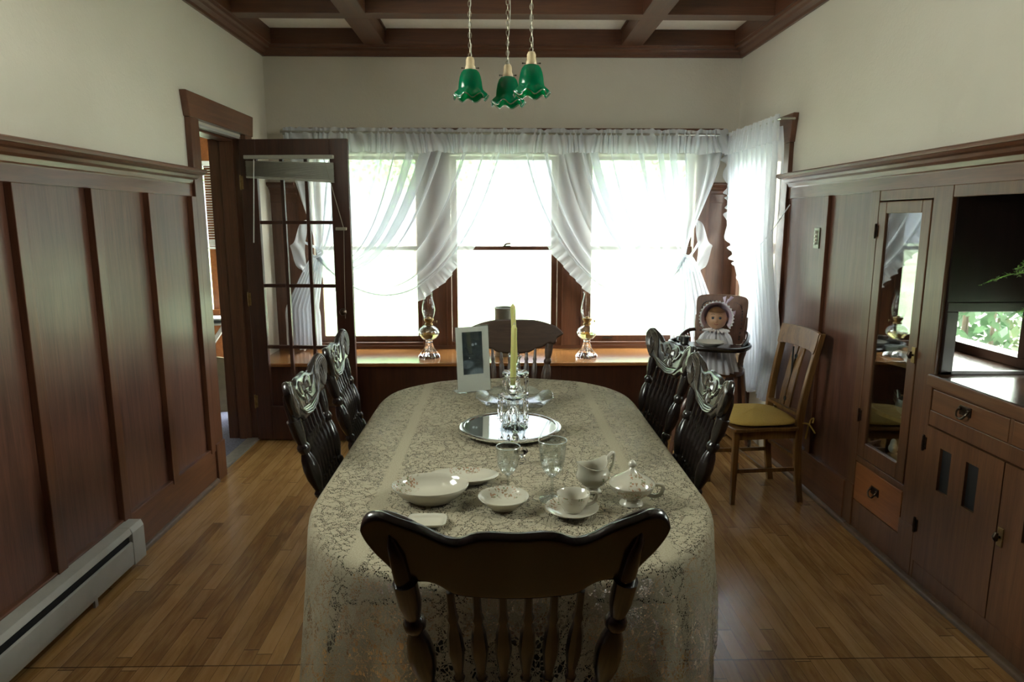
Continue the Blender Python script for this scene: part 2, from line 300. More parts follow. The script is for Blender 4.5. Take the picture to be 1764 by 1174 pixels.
# ---------------------------------------------------------------- mesh helpers
class MB:
    def __init__(s): s.v = []; s.f = []; s.a = {}; s.uv = None
    def add(s, vs, fs):
        n = len(s.v); s.v += [tuple(p) for p in vs]; s.f += [tuple(i + n for i in q) for q in fs]; return s
    def box(s, a, b, mat=None):
        (x0, y0, z0), (x1, y1, z1) = a, b
        vs = [(x0, y0, z0), (x1, y0, z0), (x1, y1, z0), (x0, y1, z0), (x0, y0, z1), (x1, y0, z1), (x1, y1, z1), (x0, y1, z1)]
        if mat: vs = [mat @ Vector(p) for p in vs]
        return s.add(vs, [(0, 3, 2, 1), (4, 5, 6, 7), (0, 1, 5, 4), (1, 2, 6, 5), (2, 3, 7, 6), (3, 0, 4, 7)])
    def bar(s, p, q, w, h, up=(0, 0, 1)):        # square bar between two points
        p, q = Vector(p), Vector(q); d = (q - p); l = d.length; d.normalize()
        x = d.cross(Vector(up));
        if x.length < 1e-4: x = d.cross(Vector((1, 0, 0)))
        x.normalize(); y = x.cross(d)
        vs = [p + x * (sx * w / 2) + y * (sy * h / 2) + d * (l * t) for t in (0, 1) for sx, sy in ((-1, -1), (1, -1), (1, 1), (-1, 1))]
        return s.add(vs, [(0, 1, 2, 3), (7, 6, 5, 4), (0, 4, 5, 1), (1, 5, 6, 2), (2, 6, 7, 3), (3, 7, 4, 0)])
    def tube(s, pts, rad, n=8, cap=True, sq=1.0):
        pts = [Vector(p) for p in pts]; rad = rad if isinstance(rad, (list, tuple)) else [rad] * len(pts)
        d0 = (pts[1] - pts[0]).normalized(); x = d0.orthogonal().normalized(); vs = []
        for i, p in enumerate(pts):
            d = (pts[min(i + 1, len(pts) - 1)] - pts[max(i - 1, 0)]).normalized()
            x = (x - d * x.dot(d)); x = x.normalized() if x.length > 1e-6 else d.orthogonal().normalized(); y = d.cross(x)
            for k in range(n):
                a = 2 * math.pi * k / n; vs.append(p + (x * math.cos(a) + y * math.sin(a) * sq) * rad[i])
        fs = [(i * n + k, i * n + (k + 1) % n, (i + 1) * n + (k + 1) % n, (i + 1) * n + k) for i in range(len(pts) - 1) for k in range(n)]
        if cap: fs += [tuple(range(n - 1, -1, -1)), tuple(range((len(pts) - 1) * n, len(pts) * n))]
        return s.add(vs, fs)
    def lathe(s, prof, c=(0, 0, 0), n=32, sx=1, sy=1, mat=None, mod=None, close=True):
        vs = []
        for j, (r, z) in enumerate(prof):
            for k in range(n):
                a = 2 * math.pi * k / n; rr, zz = r, z
                if mod: rr, zz = mod(r, z, a, j)
                p = Vector((c[0] + rr * math.cos(a) * sx, c[1] + rr * math.sin(a) * sy, c[2] + zz))
                vs.append(mat @ p if mat else p)
        fs = [(i * n + k, i * n + (k + 1) % n, (i + 1) * n + (k + 1) % n, (i + 1) * n + k) for i in range(len(prof) - 1) for k in range(n)]
        if close:
            if prof[0][0] > 1e-5: fs.append(tuple(range(n - 1, -1, -1)))
            if prof[-1][0] > 1e-5: fs.append(tuple(range((len(prof) - 1) * n, len(prof) * n)))
        return s.add(vs, fs)
    def turned(s, p, q, prof, n=10):               # prof: (t, r) along p->q
        p, q = Vector(p), Vector(q)
        return s.tube([p.lerp(q, t) for t, r in prof], [r for t, r in prof], n)
    def prism(s, poly, fn):                        # poly: 2D outline; fn(u, v, side) -> 3D
        n = len(poly); vs = [fn(u, v, 0) for u, v in poly] + [fn(u, v, 1) for u, v in poly]
        fs = [tuple(range(n)), tuple(range(2 * n - 1, n - 1, -1))] + [(i, i + n, (i + 1) % n + n, (i + 1) % n) for i in range(n)]
        return s.add(vs, fs)
    def grid(s, nu, nv, fn, wrap=False):
        vs = [fn(i / (nu if wrap else nu - 1), j / (nv - 1)) for j in range(nv) for i in range(nu)]
        fs = [(j * nu + i, j * nu + (i + 1) % nu, (j + 1) * nu + (i + 1) % nu, (j + 1) * nu + i) for j in range(nv - 1) for i in range(nu if wrap else nu - 1)]
        return s.add(vs, fs)
    def ball(s, c, r, n=16, sc=(1, 1, 1)):
        m = n // 2 + 1
        return s.lathe([(r * math.sin(math.pi * i / (m - 1)) * 1 if 0 < i < m - 1 else 1e-4, -r * math.cos(math.pi * i / (m - 1)) * sc[2]) for i in range(m)], c, n, sc[0], sc[1])
    def build(s, name, mat, parent=None, smooth=True, bevel=0, loc=None, ang=38, solid=0, subsurf=0):
        me = bpy.data.meshes.new(name); me.from_pydata(s.v, [], s.f); me.validate(); me.update()
        bm = bmesh.new(); bm.from_mesh(me); bmesh.ops.recalc_face_normals(bm, faces=bm.faces); bm.to_mesh(me); bm.free()
        me.materials.append(M[mat] if isinstance(mat, str) else mat)
        if smooth:
            me.polygons.foreach_set('use_smooth', [True] * len(me.polygons))
            try: me.set_sharp_from_angle(angle=R(ang))
            except Exception: pass
        for k, vals in s.a.items():
            if len(vals) == len(me.vertices):
                at = me.attributes.new(k, 'FLOAT', 'POINT'); at.data.foreach_set('value', vals)
        o = bpy.data.objects.new(name, me); col.objects.link(o)
        if loc: o.location = loc
        if parent: o.parent = parent
        if bevel:
            b = o.modifiers.new('bevel', 'BEVEL'); b.width = bevel; b.segments = 2; b.limit_method = 'ANGLE'; b.angle_limit = R(40)
        if solid:
            b = o.modifiers.new('thickness', 'SOLIDIFY'); b.thickness = solid; b.offset = 0
        if subsurf:
            b = o.modifiers.new('subdivision', 'SUBSURF'); b.levels = subsurf; b.render_levels = subsurf
        return o
def bx(name, a, b, mat, parent=None, bevel=.003):
    return MB().box(a, b).build(name, mat, parent, smooth=False, bevel=bevel)
def tag(o, label, cat, group=None):
    o['label'] = label; o['category'] = cat
    if group: o['group'] = group
    return o
def empty(name, loc=(0, 0, 0), rz=0, label=None, cat=None, group=None):
    o = bpy.data.objects.new(name, None); col.objects.link(o); o.location = loc; o.rotation_euler = (0, 0, rz); o.empty_display_size = .1
    if label: tag(o, label, cat, group)
    return o
def struct(o, label=None):
    o['kind'] = 'structure'
    if label: o['label'] = label
    return o
def copy_tree(o, parent=None):
    c = o.copy(); col.objects.link(c); c.parent = parent
    for ch in list(o.children): copy_tree(ch, c)
    return c
def catmull(pts, n=6, closed=False):
    out = []; m = len(pts)
    for i in range(m if closed else m - 1):
        p = [pts[(i + k) % m] if closed else pts[min(max(i + k, 0), m - 1)] for k in (-1, 0, 1, 2)]
        for j in range(n):
            t = j / n; t2, t3 = t * t, t * t * t
            out.append(tuple(.5 * (2 * p[1][d] + (p[2][d] - p[0][d]) * t + (2 * p[0][d] - 5 * p[1][d] + 4 * p[2][d] - p[3][d]) * t2 + (3 * p[1][d] - p[0][d] - 3 * p[2][d] + p[3][d]) * t3) for d in range(len(pts[0]))))
    if not closed: out.append(tuple(pts[-1]))
    return out

# ================================================================ SETTING
XL, XR, YB, YR = -1.79, 1.87, 5.50, -4.20       # left wall, right wall, window wall, rear wall
ZC = 3.005
struct(bx('floor', (XL - .0, YR, -.06), (2.35, YB + .1, 0), 'floor', bevel=0), 'narrow maple strip floor of the dining room')
# left wall with the doorway y 4.19..4.93, z 0..2.17
wl = MB(); wl.box((XL - .22, 2.38, 0), (XL, 4.19, ZC)); wl.box((XL - .22, YR, 0), (XL, 1.5, ZC)); wl.box((XL - .22, 1.5, 0), (XL, 2.38, 1.92)); wl.box((XL - .22, 1.5, 2.78), (XL, 2.38, ZC)); wl.box((XL - .22, 4.19, 2.17), (XL, 4.93, ZC)); wl.box((XL - .22, 4.93, 0), (XL, YB + .1, ZC))
struct(wl.build('wall_left', 'plaster', smooth=False), 'cream plaster wall left of the table, above the wainscot')
# back wall: three window openings
WX = [(-1.47, -.62), (-.385, .465), (.70, 1.555)]; WZ0, WZ1 = .62, 2.11
wb = MB(); y0, y1 = YB, YB + .14
wb.box((XL, y0, 0), (2.4, y1, WZ0)); wb.box((XL, y0, WZ1), (2.4, y1, ZC))
for a, b in ((XL, WX[0][0]), (WX[0][1], WX[1][0]), (WX[1][1], WX[2][0]), (WX[2][1], 2.4)): wb.box((a, y0, WZ0), (b, y1, WZ1))
struct(wb.build('wall_back', 'plaster', smooth=False), 'beige plaster wall over the row of windows')
# right wall : opening y 4.56..5.28, z .8..2.08 ; cabinets sit in the thickness for y<3.43
wr = MB(); SY0, SY1, SZ0, SZ1 = 4.56, 5.28, .74, 2.06
wr.box((XR, 3.43, 0), (XR + .14, SY0, ZC)); wr.box((XR, SY1, 0), (XR + .14, YB, ZC)); wr.box((XR, SY0, 0), (XR + .14, SY1, SZ0)); wr.box((XR, SY0, SZ1), (XR + .14, SY1, ZC))
wr.box((XR, 2.4, 1.86), (2.36, 3.43, ZC)); wr.box((XR, YR, 1.86), (2.36, 1.5, ZC)); wr.box((XR, 1.5, 2.78), (2.36, 2.4, ZC)); wr.box((XR, 1.5, 1.86), (2.36, 2.4, 1.95))
RX = 2.33                                       # outer wall behind the built-ins; small window y 1.5..2.62, z 1.0..1.21
wr.box((RX, YR, 0), (RX + .08, 3.5, 1.0)); wr.box((RX, YR, 1.22), (RX + .08, 3.5, 1.9)); wr.box((RX, YR, 1.0), (RX + .08, 1.45, 1.22)); wr.box((RX, 2.66, 1.0), (RX + .08, 3.5, 1.22))
wr.box((XR, YR, 0), (XR + .14, .62, 1.86))
struct(wr.build('wall_right', 'plaster', smooth=False), 'pale plaster wall over the built-in cabinets')
# rear wall behind the camera, made of dark wood to cut bounced light
rw = MB(); rw.box((XL - .22, YR - .12, 0), (2.4, YR, ZC))
struct(rw.build('wall_rear', 'panel', smooth=False), 'wood-panelled wall behind the viewpoint, kept dark against bounced light')
struct(bx('window_5', (XL - .12, 1.5, 1.92), (XL - .114, 2.38, 2.78), 'pane', bevel=0), 'added unseen window high in the left wall, for side fill light')  # opening added out of view to bring in fill light from the left
struct(bx('window_8', (2.20, 1.5, 1.95), (2.206, 2.4, 2.78), 'pane', bevel=0), 'added unseen window high over the sideboard, for side fill light')  # likewise added out of view, fill light from the right
portal((2.38, 1.95, 2.365), (0, R(90), 0), .83, .9)
portal((XL - .24, 1.94, 2.35), (0, R(-90), 0), .86, .88)
# ceiling with beams
struct(bx('ceiling', (XL - .25, YR - .2, ZC), (2.5, YB + .3, ZC + .1), 'ceil', bevel=0), 'off-white panelled ceiling between dark beams')
ZB = 2.895
bm_ = MB()
def sec_beam_x(y, wd=.125, x0=XL + .09, x1=XR - .09):
    o = MB(); o.box((x0, y - wd / 2, ZB), (x1, y + wd / 2, ZC)); o.box((x0, y - wd / 2 - .012, 2.988), (x1, y + wd / 2 + .012, ZC)); return o
k = 1
for y in (4.70, 2.45, .2):
    struct(sec_beam_x(y).build('trim_%d' % k, 'trimx', smooth=False, bevel=.004), 'reddish brown ceiling beam running across the room'); k += 1
segs = [(5.41, 4.80), (4.60, 2.55), (2.35, .3), (.1, YR)]
for x in (-.925, 1.0):
    o = MB()
    for a, b in segs: o.box((x - .08, b - .045, ZB - .001), (x + .08, a + .045, ZC)); o.box((x - .092, b, 2.988), (x + .092, a, ZC))
    struct(o.build('trim_%d' % k, 'beamy', smooth=False, bevel=.004), 'reddish brown ceiling beam running toward the windows'); k += 1
# perimeter half-beams and crown moulding
def crown(name, segf, mat, label):
    global k
    struct(segf.build('trim_%d' % k, mat, smooth=False, bevel=.003), label); k += 1
prof = [(0, 2.825), (.018, 2.825), (.024, 2.842), (.05, 2.858), (.058, 2.872), (.082, 2.876), (.088, 2.893), (.10, 2.893), (.10, 3.005), (0, 3.005)]
o = MB(); o.prism(prof, lambda d, z, s: (XL + .0 + (XR - XL) * s, YB - d, z)); crown('', o, 'trimx', 'dark crown moulding over the window wall')
o = MB(); o.prism(prof, lambda d, z, s: (XL + d, YR + (YB - YR) * s, z)); crown('', o, 'beamy', 'dark crown moulding on the left wall')
o = MB(); o.prism(prof, lambda d, z, s: (XR - d, YR + (YB - YR) * s, z)); crown('', o, 'beamy', 'dark crown moulding on the right wall')

# ---------------------------------------------------------------- wainscot, left
rail = [(0, 1.738), (.016, 1.738), (.016, 1.805), (.022, 1.812), (.028, 1.832), (.045, 1.842), (.055, 1.856), (.080, 1.860), (.092, 1.870), (.100, 1.872), (.100, 1.886), (.092, 1.892), (0, 1.892)]
wn = struct(empty('trim_left_wainscot'), 'reddish brown board wainscot on the left wall, plus dark boards added behind the viewpoint'); wn.name = 'trim_%d' % k; k += 1
bx('panel_board', (XL, YR, .2), (XL + .008, 4.06, 1.75), 'panel', wn, 0); bx('panel_board', (XL, YR, 1.75), (XL + .008, .6, 2.9), 'panel', wn, 0); bx('panel_board', (XR - .008, YR, 0), (XR, .60, 2.9), 'panel', wn, 0)  # boards behind the camera are added, unseen, to darken the bounced light
MB().prism(rail, lambda d, z, s: (XL + d, .6 + (4.10 - .6) * s, z)).build('plate_rail', 'trimy', wn, smooth=False, bevel=.002)
for y in [1.105, 1.595, 2.085, 2.575, 3.06, 3.55, 4.04]:
    bx('batten', (XL + .008, y - .03, .2), (XL + .038, y + .03, 1.738), 'trim', wn)
bl = struct(empty('baseboard_left'), 'tall reddish brown baseboard on the left wall')
bx('board', (XL, YR, 0), (XL + .032, 4.07, .225), 'trimy', bl, .005)
MB().prism([(0, 0), (.05, 0), (.048, .012), (.042, .02), (.032, .025), (0, .025)], lambda d, z, s: (XL + d, YR + (4.07 - YR) * s, z)).build('shoe_moulding', 'shoe', bl)
# doorway casing
dc = struct(empty('trim'), 'brown casing and jambs of the doorway in the left wall'); dc.name = 'trim_%d' % k; k += 1
CX = XL + .034
bx('side_casing', (XL, 4.075, 0), (CX, 4.19, 2.185), 'trim', dc, .004); bx('side_casing', (XL, 4.93, 0), (CX, 5.06, 2.185), 'trim', dc, .004)
bx('plinth_block', (XL, 4.07, 0), (CX + .010, 4.195, .24), 'trim', dc, .004)
MB().prism([(4.065, 2.185), (5.07, 2.185), (5.095, 2.325), (4.035, 2.325)], lambda y, z, s: (XL + (CX + .006 - XL) * s, y, z)).build('head_casing', 'trimy', dc, smooth=False, bevel=.004)
bx('jamb', (XL - .22, 4.19, 0), (XL, 4.205, 2.17), 'trim', dc, 0); bx('jamb', (XL - .22, 4.915, 0), (XL, 4.93, 2.17), 'trim', dc, 0)
bx('jamb_stop', (XL - .14, 4.90, 0), (XL - .05, 4.915, 2.17), 'trim', dc)
bx('head_jamb', (XL - .22, 4.205, 2.155), (XL, 4.915, 2.17), 'heater', dc, 0); bx('head_stop', (XL - .14, 4.205, 2.14), (XL - .05, 4.9, 2.155), 'trim', dc, .002)
bx('threshold', (XL - .085, 4.205, -.02), (XL + .004, 4.915, .014), 'threshold', dc, .005)

# ---------------------------------------------------------------- windows
def sash(parent, ax, a, b, z0, z1, d0, d1, mat='trim', st=.045, br=.05, tr=.045):
    """a sash in the plane perpendicular to ax ('y' or 'x')"""
    m = MB()
    def bb(u0, u1, q0, q1, e0=d0, e1=d1):
        if ax == 'y': m.box((u0, e0, q0), (u1, e1, q1))
        else: m.box((e0, u0, q0), (e1, u1, q1))
    bb(a, a + st, z0, z1); bb(b - st, b, z0, z1); bb(a + st, b - st, z0, z0 + br); bb(a + st, b - st, z1 - tr, z1)
    o = m.build('sash', mat, parent, smooth=False, bevel=.003)
    p = MB(); dm = (d0 + d1) / 2
    if ax == 'y': p.box((a + st, dm - .002, z0 + br), (b - st, dm + .002, z1 - tr))
    else: p.box((dm - .002, a + st, z0 + br), (dm + .002, b - st, z1 - tr))
    p.build('pane', 'pane', o, smooth=False); return o
labs = ['left double-hung window behind the open glazed door', 'centre double-hung window behind the head of the table', 'right double-hung window behind the high chair']
for i, (a, b) in enumerate(WX):
    t = struct(empty('window_%d' % (i + 1)), labs[i])
    sash(t, 'y', a, b, .625, 1.395, YB + .035, YB + .07, br=.045, tr=.028)
    sash(t, 'y', a, b, 1.37, 2.105, YB + .075, YB + .11, br=.028, tr=.03)
    bx('sill', (a - .02, YB - .01, .598), (b + .02, YB + .13, .625), 'trimx', t)
    cx = (a + b) / 2 + .02
    l = MB(); l.box((cx - .03, YB + .03, 1.395), (cx + .03, YB + .06, 1.402)); l.tube([(cx - .02, YB + .045, 1.405), (cx, YB + .04, 1.418), (cx + .03, YB + .03, 1.42)], .007, 8)
    l.build('sash_lock', 'dkmetal', t)
    l = MB(); l.box((cx - .30, YB + .028, .645), (cx - .22, YB + .036, .66)); l.tube([(cx - .295, YB + .02, .650), (cx - .225, YB + .02, .650)], .004, 6); l.build('sash_lift', 'dkmetal', t)
# casings of the back windows
tc_ = struct(empty('trim'), 'reddish brown casings around the row of windows'); tc_.name = 'trim_%d' % k; k += 1
for a, b in ((-1.58, -1.47), (-.62, -.385), (.465, .70), (1.555, 1.665)):
    bx('casing', (a, YB - .02, .60), (b, YB, 2.11), 'trim', tc_, .003)
for a, b in ((-.62, -.385), (.465, .70)):
    bx('stop_bead', (a + .035, YB - .03, .60), (a + .045, YB - .02, 2.11), 'trim', tc_, .002); bx('stop_bead', (b - .045, YB - .03, .60), (b - .035, YB - .02, 2.11), 'trim', tc_, .002)
bx('head_casing', (-1.63, YB - .028, 2.11), (1.72, YB, 2.285), 'trimx', tc_, .004)
bx('cap', (-1.65, YB - .045, 2.285), (1.74, YB, 2.302), 'trimx', tc_, .003)
bx('apron', (-1.79, YB - .02, .57), (1.87, YB, .60), 'trimx', tc_, .003)
# corner wainscot
wc = struct(empty('trim'), 'reddish brown wainscot strip in the right corner by the windows'); wc.name = 'trim_%d' % k; k += 1
bx('panel_board', (1.665, YB - .01, .57), (XR, YB, 1.75), 'panel', wc, 0); bx('batten', (1.80, YB - .03, .57), (XR, YB - .01, 1.74), 'trim', wc)
MB().prism(rail, lambda d, z, s: (1.665 + (XR - 1.665) * s, YB - d, z)).build('plate_rail', 'trimx', wc, smooth=False, bevel=.002)
bx('panel_board', (XL, YB - .01, .57), (-1.58, YB, 1.75), 'panel', wc, 0)
MB().prism(rail, lambda d, z, s: (XL + (-1.58 - XL) * s, YB - d, z)).build('plate_rail', 'trimx', wc, smooth=False, bevel=.002)
# side window
t = struct(empty('window_4'), 'double-hung window in the right wall behind the gathered curtain')
sash(t, 'x', SY0, SY1, SZ0 + .02, 1.42, XR + .03, XR + .065); sash(t, 'x', SY0, SY1, 1.39, SZ1 - .005, XR + .07, XR + .105)
bx('sill', (XR - .03, SY0 - .03, SZ0 - .02), (XR + .12, SY1 + .03, SZ0 + .02), 'trimy', t)
tw = struct(empty('trim'), 'reddish brown casing of the right wall window'); tw.name = 'trim_%d' % k; k += 1
bx('casing', (XR - .03, 4.44, .57), (XR, SY0, 2.09), 'trim', tw, .004); bx('casing', (XR - .03, SY1, .57), (XR, 5.40, 2.09), 'trim', tw, .004)
MB().prism([(4.43, 2.09), (5.41, 2.09), (5.43, 2.265), (4.395, 2.265)], lambda y, z, s: (XR - .036 * s, y, z)).build('head_casing', 'trimy', tw, smooth=False, bevel=.004)
# window seat
ws = struct(empty('trim'), 'built-in window seat with honey-coloured top under the windows'); ws.name = 'trim_%d' % k; k += 1
bx('seat_top', (XL, 4.915, .545), (XR, YB, .572), 'seat', ws, .006)
bx('seat_front', (XL, 4.95, 0), (XR, 4.975, .545), 'door', ws, 0)
for x in (-1.1, -.35, .42, 1.15, 1.84): bx('stile', (x - .035, 4.937, .1), (x + .035, 4.95, .545), 'door', ws)
bx('base_rail', (XL, 4.93, 0), (XR, 4.95, .12), 'door', ws)

# ---------------------------------------------------------------- wainscot, right
wn = struct(empty('trim'), 'greyed brown wainscot panels on the right wall beside the china cabinet'); wn.name = 'trim_%d' % k; k += 1
bx('panel_board', (XR - .008, 3.43, .2), (XR, 4.44, 1.75), 'panel', wn, 0)
MB().prism(rail, lambda d, z, s: (XR - d, YR + (4.45 - YR) * s, z)).build('plate_rail', 'trimy', wn, smooth=False, bevel=.002)
bx('batten', (XR - .03, 3.86, .2), (XR - .008, 3.92, 1.738), 'trim', wn)
br = struct(empty('baseboard_right'), 'tall reddish brown baseboard on the right wall')
bx('board', (XR - .032, 3.43, 0), (XR, 4.44, .235), 'trimy', br, .005)
MB().prism([(0, 0), (.05, 0), (.048, .012), (.042, .02), (.032, .025), (0, .025)], lambda d, z, s: (XR - d, 3.38 + (4.44 - 3.38) * s, z)).build('shoe_moulding', 'shoe', br)
MB().prism([(0, 0), (.035, 0), (.033, .012), (.028, .018), (.02, .02), (0, .02)], lambda d, z, s: (XR - .015 - d, .62 + (3.38 - .62) * s, z)).build('shoe_moulding', 'shoe', br)
sp_ = empty('light_switch', (XR - .008, 4.005, 1.50), 0, 'tarnished push-button light switch plate on the right wainscot panel', 'light switch')
MB().box((-.008, -.035, -.06), (0, .035, .06)).build('plate', 'switchplate', sp_, smooth=False, bevel=.003)
for z in (-.03, -.01, .012, .034): MB().lathe([(.009, 0), (.009, .006), (.006, .01)], mat=Matrix.Translation((-.008, 0, z)) @ Matrix.Rotation(R(-90), 4, 'Y'), n=14).build('button', 'ivory', sp_)

# ---------------------------------------------------------------- hardware builders (facing -x at x=XR)
def pull(parent, y, z, x=XR):
    m = MB(); m.box((x - .005, y - .034, z - .020), (x, y + .034, z + .020))
    o = m.build('drawer_pull', 'dkmetal', parent, smooth=False, bevel=.003)
    b = MB(); b.tube(catmull([(x - .006, y - .026, z + .006), (x - .018, y - .028, z - .006), (x - .024, y - .018, z - .024), (x - .025, y, z - .029), (x - .024, y + .018, z - .024), (x - .018, y + .028, z - .006), (x - .006, y + .026, z + .006)], 4), .0042, 8)
    for s in (-1, 1): b.ball((x - .008, y + s * .026, z + .006), .008, 10)
    b.build('bail', 'dkmetal', o)
def hinge(parent, y, z, x=XR):
    m = MB(); m.box((x - .004, y - .014, z - .026), (x, y + .014, z + .026)); m.tube([(x - .007, y, z - .028), (x - .007, y, z + .028)], .0055, 8); m.ball((x - .007, y, z + .031), .006, 8); m.ball((x - .007, y, z - .031), .006, 8)
    m.build('hinge', 'dkmetal', parent)
def latch(parent, y, z, x=XR):
    m = MB(); m.box((x - .005, y - .014, z - .036), (x, y + .014, z + .036)); o = m.build('latch', 'brass', parent, smooth=False, bevel=.002)
    m = MB(); m.tube([(x - .004, y, z), (x - .018, y, z)], .005, 8); m.tube([(x - .018, y, z + .018), (x - .022, y, z), (x - .018, y, z - .014)], [.007, .011, .007], 10); m.build('latch_knob', 'dkmetal', o)

# ---------------------------------------------------------------- china cabinet y 2.81..3.43
cc = empty('china_cabinet', (0, 0, 0), 0, 'narrow built-in china cabinet with a tall glazed door and one drawer', 'cabinet')
f = MB()
f.box((XR - .02, 3.355, 0), (XR, 3.43, 1.745)); f.box((XR - .02, 2.81, 0.0), (XR, 2.935, 1.745))
f.box((XR - .018, 2.935, 1.695), (XR, 3.355, 1.745)); f.box((XR - .018, 2.935, .375), (XR, 3.355, .405)); f.box((XR - .018, 2.935, 0), (XR, 3.355, .165))
f.box((XR, 3.40, 0), (RX, 3.43, 1.86)); f.box((XR, 2.81, 1.24), (RX, 2.83, 1.86)); f.box((XR, 2.81, 0), (RX, 2.83, .93)); f.box((XR, 2.83, 1.72), (RX, 3.40, 1.74)); f.box((RX - .02, 2.83, 0), (RX, 3.40, 1.86)); f.box((XR, 2.83, .36), (RX, 3.4, .40))
f.build('case', 'cab', cc, smooth=False, bevel=.003)
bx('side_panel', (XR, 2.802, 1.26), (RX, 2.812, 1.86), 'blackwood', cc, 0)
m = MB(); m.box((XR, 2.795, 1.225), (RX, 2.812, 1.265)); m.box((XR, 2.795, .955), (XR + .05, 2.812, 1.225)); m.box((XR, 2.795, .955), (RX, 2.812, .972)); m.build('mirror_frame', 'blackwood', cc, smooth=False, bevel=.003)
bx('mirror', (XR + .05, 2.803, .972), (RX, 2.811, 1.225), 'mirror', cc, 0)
MB().prism([(XR - .022, 0), (XR + .0, 0), (XR, .25), (XR - .022, .25)], lambda x, z, s: (x, 2.828 + .115 * s, z)).build('plinth_block', 'cab', cc, smooth=False, bevel=.003)
MB().prism([(XR - .026, 0), (XR + .0, 0), (XR, .245), (XR - .026, .245)], lambda x, z, s: (x, 3.35 + .085 * s, z)).build('plinth_block', 'cab', cc, smooth=False, bevel=.003)
d = MB(); X0, X1 = XR - .022, XR - .002
d.box((X0, 3.285, .41), (X1, 3.35, 1.69)); d.box((X0, 2.94, .41), (X1, 3.005, 1.69)); d.box((X0, 3.005, .41), (X1, 3.285, .49)); d.box((X0, 3.005, 1.635), (X1, 3.285, 1.69))
cd = d.build('glazed_door', 'cab', cc, smooth=False, bevel=.004)
bx('pane', (XR - .014, 3.0, .485), (XR - .010, 3.29, 1.64), thin_glass('cabinet_door_glass', (.9, .95, .93), 0, 1.5, .12), cd, 0)
hinge(cd, 3.352, 1.55, XR - .022); hinge(cd, 3.352, .62, XR - .022); latch(cd, 2.955, 1.01, XR - .022)
for z in (.93, .66): 
    m = MB(); m.prism([(XR + .03, 2.83), (XR + .03, 3.0), (XR + .06, 3.12), (XR + .03, 3.25), (XR + .03, 3.4), (RX - .02, 3.4), (RX - .02, 2.83)], lambda x, y, s: (x, y, z - .02 + .02 * s)); m.build('shelf', 'oak', cc, smooth=False, bevel=.002)
dr = bx('drawer', (XR - .02, 2.94, .17), (XR, 3.35, .372), 'drawer', cc, .003); pull(dr, 3.155, .285, XR - .02)

# ---------------------------------------------------------------- sideboard y .62..2.81
sb = empty('sideboard', (0, 0, 0), 0, 'built-in sideboard with counter, drawers and panelled doors on the right', 'sideboard')
f = MB()
f.box((XR - .018, .62, .895), (XR, 2.81, .905)); f.box((XR - .018, .62, .735), (XR, 2.81, .80)); f.box((XR - .018, .62, 0), (XR, 2.81, .10))
for y in (2.345, 1.9, 1.42): f.box((XR - .018, y - .01, .80), (XR, y + .01, .895))
f.box((XR, .62, 0), (RX, .65, .9)); f.box((XR - .018, .62, 0), (XR, .66, 1.745)); f.box((XR + .03, .65, .0), (RX, 2.81, .06)); f.box((XR - .018, .66, 1.695), (XR, 2.81, 1.745)); f.box((XR, .62, 1.24), (RX, .65, 1.86))
f.build('case', 'cab', sb, smooth=False, bevel=.003)
bx('counter', (XR - .028, .62, .905), (RX, 2.83, .955), 'counter', sb, .005)
bx('counter_edge', (XR - .034, .62, .905), (XR - .026, 2.83, .952), 'caby', sb, .003)
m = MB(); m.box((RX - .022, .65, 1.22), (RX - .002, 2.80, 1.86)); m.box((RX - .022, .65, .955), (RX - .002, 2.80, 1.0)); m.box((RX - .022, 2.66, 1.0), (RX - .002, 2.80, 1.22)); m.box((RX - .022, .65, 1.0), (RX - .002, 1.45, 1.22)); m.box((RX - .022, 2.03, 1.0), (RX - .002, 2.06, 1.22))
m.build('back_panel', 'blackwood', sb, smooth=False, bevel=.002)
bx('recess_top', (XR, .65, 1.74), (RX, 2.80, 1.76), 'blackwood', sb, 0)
for a, b in ((2.355, 2.80), (1.91, 2.335), (1.43, 1.89), (.68, 1.41)):
    dr = bx('drawer', (XR - .02, a, .802), (XR, b, .893), 'caby', sb, .003); pull(dr, (a + b) / 2 + .01, .855, XR - .02)
for a, b in ((2.352, 2.825), (1.87, 2.346), (1.39, 1.864), (.68, 1.384)):
    d = MB(); w_ = b - a; X0, X1 = XR - .022, XR - .002; c1, c2 = a + w_ * .34, a + w_ * .68; hw = .036
    for (p, q) in ((a, c1 - hw), (c1 + hw, c2 - hw), (c2 + hw, b)): d.box((X0, p, .105), (X1, q, .73))
    for c in (c1, c2): d.box((X0, c - hw, .105), (X1, c + hw, .475)); d.box((X0, c - hw, .66), (X1, c + hw, .73))
    dd = d.build('door', 'cab', sb, smooth=False)
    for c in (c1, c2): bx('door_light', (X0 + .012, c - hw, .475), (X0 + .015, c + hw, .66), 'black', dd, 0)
    if a > 2: hinge(dd, b - .008, .65, X0); hinge(dd, b - .008, .27, X0)
    else: latch(dd, b - .022, .45, X0)
sw = struct(empty('window_6'), 'low strip window at the back of the sideboard recess')
bx('pane', (RX + .03, 1.45, 1.0), (RX + .034, 2.66, 1.22), 'pane', sw, 0)
portal((RX + .1, 2.05, 1.11), (0, R(90), 0), .22, 1.2)

